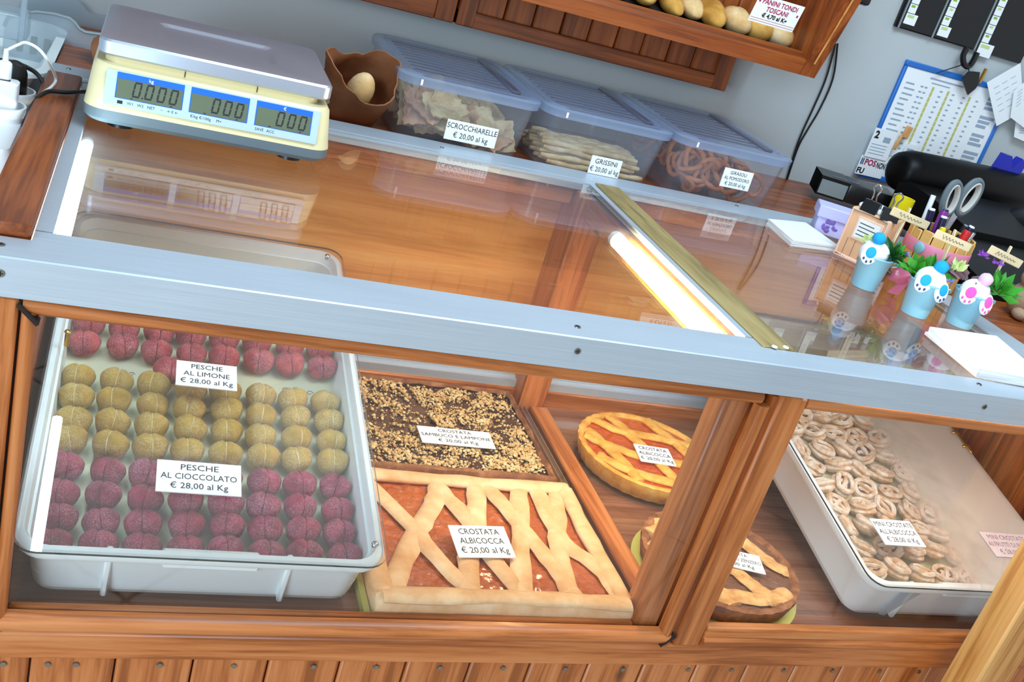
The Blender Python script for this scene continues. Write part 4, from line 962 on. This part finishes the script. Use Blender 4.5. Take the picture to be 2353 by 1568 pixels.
b = MB(); b.loft([[(-L_, -D_, 0), (-L_, D_, 0), (-L_, D_, H_), (-L_, -D_, H_)], [(-.055, -D_, 0), (-.055, D_, 0), (-.055, D_, H_), (-.055, -D_, H_)]], False, False); b.obj('open_sleeve', 'black', dt)
MB().box(-L_ + .003, -.058, -D_ - .0015, -D_ + .002, .005, H_ - .008).obj('end_window', 'greymetal', dt)
MB().box(-L_ + .03, -.03, -D_ + .02, -D_ + .023, H_ + .0005, H_ + .0022).obj('metal_edge', 'steel', dt)
bx_ = thing('blue_holder', 'royal blue notched plastic holder standing on the register', 'holder', at(2305, 392, Y=1.0))
MB().prism([(-.03, 0), (.045, 0), (.048, .03), (.03, .04), (.012, .012), (-.004, .04), (-.022, .04)], -.012, .012, 1).obj('holder_body', 'navy', bx_)

# notepads
def pad(label, corners, z, h):
    P = [at(px, py, Z=z + h) for px, py in corners]; c = sum(P, Vector()) / 4; c.z = z
    o = thing('notepad', label, 'notepad', c); rel = [(p.x - c.x, p.y - c.y) for p in P]
    k = 3
    for i in range(k):
        j = [(x_ * (1 - .012 * i) + rnd.uniform(-.002, .002), y_ * (1 - .012 * i) + rnd.uniform(-.002, .002)) for x_, y_ in rel]
        MB().prism(j, h * i / k + (.0003 if i else 0), h * (i + 1) / k, 2).obj('sheets', 'paper', o)
    return o
pad('stack of white notepads on the glass below the lilac box', [(1765, 503), (1820, 552), (1928, 566), (1850, 510)], 1.0500, .012)
pad('large white notepad on the glass in front of the pink bucket', [(2133, 750), (2254, 850), (2420, 880), (2289, 770)], 1.0520, .014)
wand = at(1640, 545, Z=1.05)
# lilac box
lb = thing('lilac_box', 'small lilac card box with violet flowers behind the notepads', 'box', (0, 0, 0))
c0 = at(1905, 545, Z=1.0525); lb.location = c0; lb.rotation_euler = (0, 0, -.45)
MB().box(-.035, .05, -.0, .05, 0, .055, .002).obj('box_body', 'lilac', lb)
MB().box(-.040, .054, -.004, .054, .034, .058, .002).obj('lid', 'lilac', lb)
b = MB()
for k in range(9): b.ball((rnd.uniform(-.02, .02), -.0008, rnd.uniform(.008, .03)), (rnd.uniform(.003, .006), .0008, rnd.uniform(.003, .006)), 8, 5)
b.obj('flower_print', 'purple', lb)
# peach recipe box with label
rbx = thing('recipe_box', 'peach recipe box with pink trim and framed label', 'box', (0, 0, 0))
A = at(1913, 581, Z=1.0502); B_ = at(2000, 622, Z=1.0502); dx = (B_ - A); wd = dx.length
rbx.location = A; rbx.rotation_euler = (0, 0, math.atan2(dx.y, dx.x)); hb = .098
MB().box(0, wd, 0, .075, 0, hb, .004, seg=2).obj('box_body', 'peach', rbx)
b = MB(); b.tube([(.004, -.001, .004), (wd - .004, -.001, .004), (wd - .004, -.001, hb - .004), (.004, -.001, hb - .004)], .0028, 6, True)
for k in range(16): b.ball((.004 + (wd - .008) * k / 15, -.001, .003), (.004, .002, .004), 6, 4)
b.obj('trim', 'peach_trim', rbx)
lbl = MB().box(wd * .25, wd * .88, -.003, -.0005, hb * .42, hb * .88, .001).obj('label_frame', 'peach_trim', rbx)
MB().box(wd * .30, wd * .83, -.0036, -.003, hb * .47, hb * .83).obj('label_paper', 'paper', rbx)
b = MB()
for k in range(4): b.box(wd * .34, wd * (.78 - .08 * (k % 2)), -.0040, -.0036, hb * (.53 + .075 * k), hb * (.545 + .075 * k))
b.obj('label_lines', 'ink', rbx)
b = MB()
for k in range(1, 5): b.box(wd * k / 5 - .0004, wd * k / 5 + .0004, -.0012, .0002, .008, hb * .4)
b.obj('plank_print', 'twig', rbx)
MB().box(.006, wd - .004, .008, .07, hb, hb + .010, .003).obj('paper_stack', 'white', rbx)
def clip(label, u, rz):
    o = thing('binder_clip', label, 'clip', rbx.matrix_world @ Vector((0, 0, 0)))
    bpy.context.view_layer.update(); o.location = rbx.matrix_world @ Vector((u, .012, hb + .010)); o.rotation_euler = (0, 0, rbx.rotation_euler.z + rz)
    MB().prism([(-.012, -.012), (.012, -.012), (.004, .010), (-.004, .010)], -.016, .016, 0).obj('clip_body', 'black', o)
    b = MB(); b.tube(smooth_path([(-.005, 0, .008), (-.0035, -.006, .024), (-.008, -.009, .036), (0, -.011, .043), (.008, -.009, .036), (.0035, -.006, .024), (.005, 0, .008)], 4), .0017, 6); b.obj('wire_handle', 'steel', o)
clip('black binder clip on the recipe box corner', .03, 0); clip('black binder clip beside the first, leaning right', .068, .5)
yc = thing('yellow_cup', 'bright yellow open plastic cup behind the recipe box', 'cup', (0, 0, 0)); y0_ = at(2056, 505, Y=.66); yc.location = (y0_.x, .66, 1.0525)
zt = at(2070, 452, Y=.66).z - 1.0525
MB().lathe([(.020, 0), (.022, zt), (.020, zt), (.018, .004), (.0, .004)], (0, 0, 0), 28).obj('cup_body', 'yellow', yc)
# pen pot
pc = (at(2085, 620, Z=1.052) + at(2190, 668, Z=1.052)) / 2; pc = Vector((.985, .475, 1.0522))
pot = thing('pen_pot', 'round golden wood slat pen pot with pink ribbon and grey heart', 'pot', pc)
RP, HP = .058, .098
for k in range(16):
    a_ = 2 * PI * k / 16
    b = MB(); b.box(-.0105, .0105, -.002, .002, 0, HP + .004 * (k % 2), .0015, mtx=Matrix.Rotation(a_, 4, 'Z') @ Matrix.Translation((0, RP, 0))); b.obj('slat', 'potwood', pot)
MB().lathe([(RP - .004, .001), (RP - .003, .004), (0, .004)], (0, 0, 0), 32).obj('bottom', 'potwood', pot)
MB().lathe([(RP + .0026, .056), (RP + .0036, .058), (RP + .0036, .078), (RP + .0026, .080)], (0, 0, 0), 40, False).obj('ribbon', 'pinkribbon', pot)
hv = (CAM - pc); ha = math.atan2(hv.y, hv.x) - .45
MB().ball((0, 0, 0), (.011, .004, .011), 14, 8, None, Matrix.Rotation(ha - PI / 2, 4, 'Z') @ Matrix.Translation((0, RP + .006, .068))).obj('heart', 'heart', pot)
def pen(label, dx, dy, tilt, az, L_, r, m, capm, name='pen'):
    o = thing(name, label, 'pen', pc + Vector((dx, dy, .0052)), (0, tilt, az), 'pens in the slat pot')
    MB().tube([(0, 0, 0), (0, 0, L_ * .8), (0, 0, L_)], [r * .7, r, r], 10).obj('barrel', m, o); MB().tube([(0, 0, L_), (0, 0, L_ + .003)], [r * .9, r * .85], 10).obj('cap', capm, o)
pen('dark blue pen with white end, left in the slat pot', -.020, .01, .12, 2.6, .128, .0068, 'indigo', 'paper')
pen('dark blue pen with white end in front of the first', -.010, -.008, .08, 2.2, .122, .0068, 'indigo', 'paper')
pen('violet marker standing at the rear of the slat pot', .0, .018, .06, 1.2, .130, .008, 'violet', 'indigo')
pen('yellow pen with square cap in the slat pot', -.018, -.025, .15, 3.4, .108, .006, 'yellow', 'yellow')
pen('red marker standing at the front of the slat pot', .010, -.026, .10, 5.6, .112, .0078, 'red', 'red')
pen('navy pen with white end right of the red marker', .022, -.012, .14, 5.9, .12, .0062, 'indigo', 'paper')
pen('white capped pen leaning left in the slat pot', -.034, .0, .2, 3.1, .108, .0062, 'indigo', 'paper')
pen('thin silver pen leaning right in the slat pot', .036, -.006, .25, .1, .11, .005, 'steel', 'black')
pen('dark pen leaning far right in the slat pot', .03, .012, .3, .3, .115, .005, 'black', 'greymetal')
scs = thing('scissors', 'grey handled scissors standing handles up in the slat pot', 'scissors', pc + Vector((.012, .024, .007)), (-.05, .12, .1))
for sd, cx_, h0, k_ in ((-1, -.020, .150, 1.0), (1, .022, .164, 1.12)):
    b = MB(); el = [(cx_ + .0175 * k_ * math.cos(a) + sd * .25 * .03 * math.sin(a) * .6, 0, h0 + .031 * k_ * math.sin(a)) for a in [2 * PI * k / 26 for k in range(26)]]
    b.tube(el, .0062, 8, True); h_ = b.obj('handle', 'grey_handle', scs)
    b = MB(); b.tube([(cx_ + .0135 * k_ * math.cos(a) + sd * .25 * .03 * math.sin(a) * .6, 0, h0 + .026 * k_ * math.sin(a)) for a in [2 * PI * k / 26 for k in range(26)]], .0042, 8, True, 1.6); b.obj('grip', 'pale_grip', h_)
    MB().loft([[(-sd * .004 - .005, -.0012, 0), (-sd * .004 + .005, -.0012, 0), (-sd * .004 + .005, .0012, 0), (-sd * .004 - .005, .0012, 0)], [(cx_ * .5 - .008, -.0015, h0 - .03), (cx_ * .5 + .008, -.0015, h0 - .03), (cx_ * .5 + .008, .0015, h0 - .03), (cx_ * .5 - .008, .0015, h0 - .03)]]).obj('blade', 'steel', scs)
wb_ = MB().tube([pc + Vector((-.02, .035, .006)), pc + Vector((-.024, .04, .155))], .005, 8).obj('pen', 'white'); tag(wb_, 'plain white pen standing behind the scissors', 'pen', 'pens in the slat pot')

# ------------------------------------------------------------------ bunny buckets
def leaf_clump(b, c, r, n, seed):
    q = random.Random(seed)
    for i in range(n):
        a_, e = q.uniform(0, 2 * PI), q.uniform(.1, 1.3); d = Vector((math.cos(a_) * math.cos(e), math.sin(a_) * math.cos(e), math.sin(e))); s_ = d.cross(Vector((q.uniform(-1, 1), q.uniform(-1, 1), q.uniform(-1, 1)))).normalized()
        p0 = Vector(c) + d * r * q.uniform(.05, .3); L_ = r * q.uniform(.45, .85); w_ = L_ * .5; nn = d.cross(s_) * .0012
        tip = p0 + d * L_; md = p0 + d * L_ * .5; cv = [b.b.verts.new(p) for p in (p0, md + s_ * w_ * .5, tip, md - s_ * w_ * .5, md - nn * 2.5)]
        for q_ in ((0, 1, 4), (1, 2, 4), (2, 3, 4), (3, 0, 4)): b._f([cv[k] for k in q_])
def bucket(label, loc, rz, tail, pad_, toe, feet, bun, sign, leaves, foot_m='fluff'):
    t = thing('bunny_bucket', label, 'bucket', loc, (0, 0, rz), 'light blue bunny buckets')
    MB().lathe([(.0, 0), (.0215, 0), (.0225, .001), (.0226, .003), (.0295, .058), (.0308, .0595), (.0308, .0615), (.0290, .0615), (.0215, .004), (0, .004)], (0, 0, 0), 32).obj('bucket_body', 'sky', t)
    MB().lathe([(.0, .047), (.0272, .047), (.0272, .050), (0, .051)], (0, 0, 0), 24).obj('filling', 'leafd', t)
    MB().tube(smooth_path([(.030, .0, .055), (.038, -.004, .058), (.040, .0, .052), (.033, .002, .048)], 4), .0016, 6).obj('handle_loop', 'sky', t)
    bx0, bx1, bx2 = bun
    MB().ball((bx0, bx1, bx2), (.0262, .0225, .0245), 22, 14).obj('bunny_body', 'fluff', t)
    tx, ty, tz = tail[1]
    MB().ball((tx, ty, tz), (.0118, .0118, .0112), 16, 10, lambda c: 1 + .04 * math.sin(9 * c.x) * math.sin(8 * c.z)).obj('tail', tail[0], t)
    for fx, fy, fz, ang, yaw in feet:
        m_ = Matrix.Translation((fx, fy, fz)) @ Matrix.Rotation(yaw, 4, 'Z') @ Matrix.Rotation(ang, 4, 'Y') @ Matrix.Rotation(-.25, 4, 'X')
        f_ = MB().ball((0, 0, 0), (.0142, .0036, .0192), 18, 12, lambda c: 1 - .10 * (c.z < 0) * abs(c.z), m_).obj('foot', foot_m, t)
        MB().ball((0, -.0034, .0048), (.0086, .0012, .0100), 16, 8, None, m_).obj('pad', pad_, f_)
        b = MB()
        for tx_, tz_ in ((-.0066, -.0088), (0, -.0122), (.0066, -.0088)): b.ball((tx_, -.0031, tz_), (.0019, .0011, .0026), 8, 6, None, m_)
        b.obj('toes', toe, f_)
    for nm, m_, c_, r_, n_, sd in leaves:
        b = MB(); leaf_clump(b, c_, r_, n_, sd); o = b.obj(nm, m_, t)
        if n_ > 12: o['kind'] = 'stuff'
    if sign:
        (s0, s1, pc_, pw, ph, pang, scr) = sign
        s0, s1 = Vector(s0), Vector(s1); MB().box(-.0032, .0032, -.001, .001, 0, (s1 - s0).length, .0009, mtx=Matrix.Translation(s0) @ (s1 - s0).to_track_quat('Z', 'Y').to_matrix().to_4x4()).obj('sign_stick', 'stickwood', t)
        pk = MB().box(-pw / 2, pw / 2, -ph / 2, ph / 2, 0, .0016, .0014).obj('sign_plank', 'stickwood', t)
        pk.matrix_local = Matrix.Translation(pc_) @ Matrix.Rotation(-rz, 4, 'Z') @ frame((0, -.0022, 0), (math.cos(pang), 0, math.sin(pang)), (-math.sin(pang), 0, math.cos(pang)))
        b = MB(); pth = [(-pw * .34 + pw * .68 * k / 30, .0035 * math.sin(k * 1.35 + scr) * (1.1 - k / 40), .0019) for k in range(31)]
        b.tube(pth, .00035, 4); b.obj('handwriting', 'ink', pk)
    return t
faceyaw = math.atan2(-.36, -.93)   # not used for layout, buckets face the customers (-Y)
Z1 = 1.0500
bucket('light blue bucket with blue tailed bunny, in front of the recipe box', (.782, .383, Z1), -.45, ('fluffblue', (-.010, -.008, .0905)), 'padblue', 'navyink',
       [(-.018, -.024, .062, .12, -.15)], (-.006, -.002, .062), ((.018, .012, .04), (.05, .02, .15), (.0, .0, 0), .0, .0, 0, 0) and None,
       [('leaves', 'leaf', (.028, .012, .055), .042, 34, 2), ('leaves', 'leafd', (.026, .004, .06), .04, 26, 5), ('feather_flower', 'leafl', (-.022, .008, .075), .024, 12, 7), ('flower', 'flower', (.045, .004, .075), .012, 10, 9)])
bucket('light blue bucket with blue tailed bunny, in front of the pen pot', (.820, .285, Z1), -.35, ('fluffblue', (.006, -.008, .0915)), 'padblue', 'navyink',
       [(-.017, -.024, .062, .22, -.3), (.017, -.025, .054, .10, .35)], (.0, -.004, .063), None,
       [('leaves', 'leaf', (-.012, .022, .058), .045, 36, 12), ('leaves', 'leaf', (.012, .026, .07), .04, 20, 15), ('feather_flower', 'leafl', (.036, .004, .088), .026, 12, 17), ('flower', 'flower', (.036, .0, .068), .012, 10, 19)])
bucket('light blue bucket with pink tailed bunny, rightmost of the three', (.906, .270, Z1), -.35, ('fluffpink', (.005, -.009, .0895)), 'padpink', 'padpink',
       [(-.017, -.024, .060, .22, -.3), (.017, -.025, .052, .10, .35)], (.0, -.004, .061), None,
       [('leaves', 'leaf', (.040, .006, .066), .045, 34, 22), ('twigs', 'twig', (-.012, .02, .066), .055, 12, 25), ('flower', 'magenta', (-.002, .022, .118), .016, 12, 27), ('flower', 'magenta', (.022, .02, .112), .014, 12, 29)])
def sign(label, foot_px, top_px, l_px, r_px, Y, seed):
    a_, c_ = at(*foot_px, Y=Y), at(*top_px, Y=Y); l_, r_ = at(*l_px, Y=Y), at(*r_px, Y=Y); mid = (l_ + r_) / 2
    o = thing('plant_sign', label, 'sign', a_, (0, 0, 0), 'craft stick signs'); d = c_ - a_
    MB().box(-.0034, .0034, -.001, .001, 0, d.length, .0009, mtx=d.to_track_quat('Z', 'Y').to_matrix().to_4x4()).obj('sign_stick', 'stickwood', o)
    pk = MB().box(-(r_ - l_).length / 2, (r_ - l_).length / 2, -.0075, .0075, 0, .0016, .0012).obj('sign_plank', 'stickwood', o); pw = (r_ - l_).length
    pk.matrix_local = frame(mid - a_ + Vector((0, -.0028, 0)), r_ - l_, Vector((0, 0, 1)))
    b = MB(); b.tube([(-pw * .30 + pw * .6 * k / 30, .0032 * math.sin(k * 1.35 + seed) * (1.1 - k / 40), .0019) for k in range(31)], .0004, 4); b.obj('handwriting', 'ink', pk)
sign('craft stick sign with scribbled plank rising before the yellow cup', (2018, 625), (2092, 478), (2046, 482), (2130, 518), .395, 0)
sign('craft stick sign with scribbled plank before the red marker', (2140, 660), (2196, 528), (2146, 534), (2226, 569), .30, 2)
sign('craft stick sign with scribbled plank above the pink bunny', (2250, 700), (2324, 566), (2270, 570), (2343, 607), .285, 4)
bw = thing('tulle_bow', 'pink tulle bow hanging between the first two buckets', 'bow', (.852, .360, 1.0575), (0, 0, -.4))
for sd in (-1, 1):
    b = MB(); b.ball((0, 0, 0), (.021, .009, .015), 18, 10, lambda c: 1 + .15 * math.sin(6 * c.z + 2) , Matrix.Translation((sd * .017, 0, .030)) @ Matrix.Rotation(sd * .5, 4, 'Y')); b.obj('loop', 'tulle', bw)
    MB().loft([[(sd * .004 - .006, -.001, .026), (sd * .004 + .006, -.001, .026), (sd * .004 + .006, .001, .026), (sd * .004 - .006, .001, .026)], [(sd * .020 - .010, -.006, -.004), (sd * .020 + .010, -.006, -.004), (sd * .020 + .010, -.004, -.004), (sd * .020 - .010, -.004, -.004)]]).obj('tail', 'tulle', bw)
MB().ball((0, -.003, .030), (.006, .007, .007), 12, 8).obj('knot', 'pinkribbon', bw)
tdp = at(2335, 735, Z=1.0525)
td = thing('plush_toy', 'brown plush toy sitting beside the pink bucket at the right edge', 'plush toy', (tdp.x + .03, tdp.y + .03, 1.0527))
MB().ball((0, 0, .032), (.034, .03, .033), 18, 12, lambda c: 1 + .04 * math.sin(7 * c.x) * math.sin(6 * c.z)).obj('plush_body', 'teddy', td); MB().ball((-.004, -.004, .074), (.026, .024, .023), 16, 10).obj('head', 'teddy', td)
for sd in (-1, 1): MB().ball((sd * .018, 0, .095), (.009, .006, .009), 10, 6).obj('ear', 'teddy', td); MB().ball((sd * .026, -.026, .011), (.013, .016, .011), 10, 6).obj('paw', 'teddy', td)
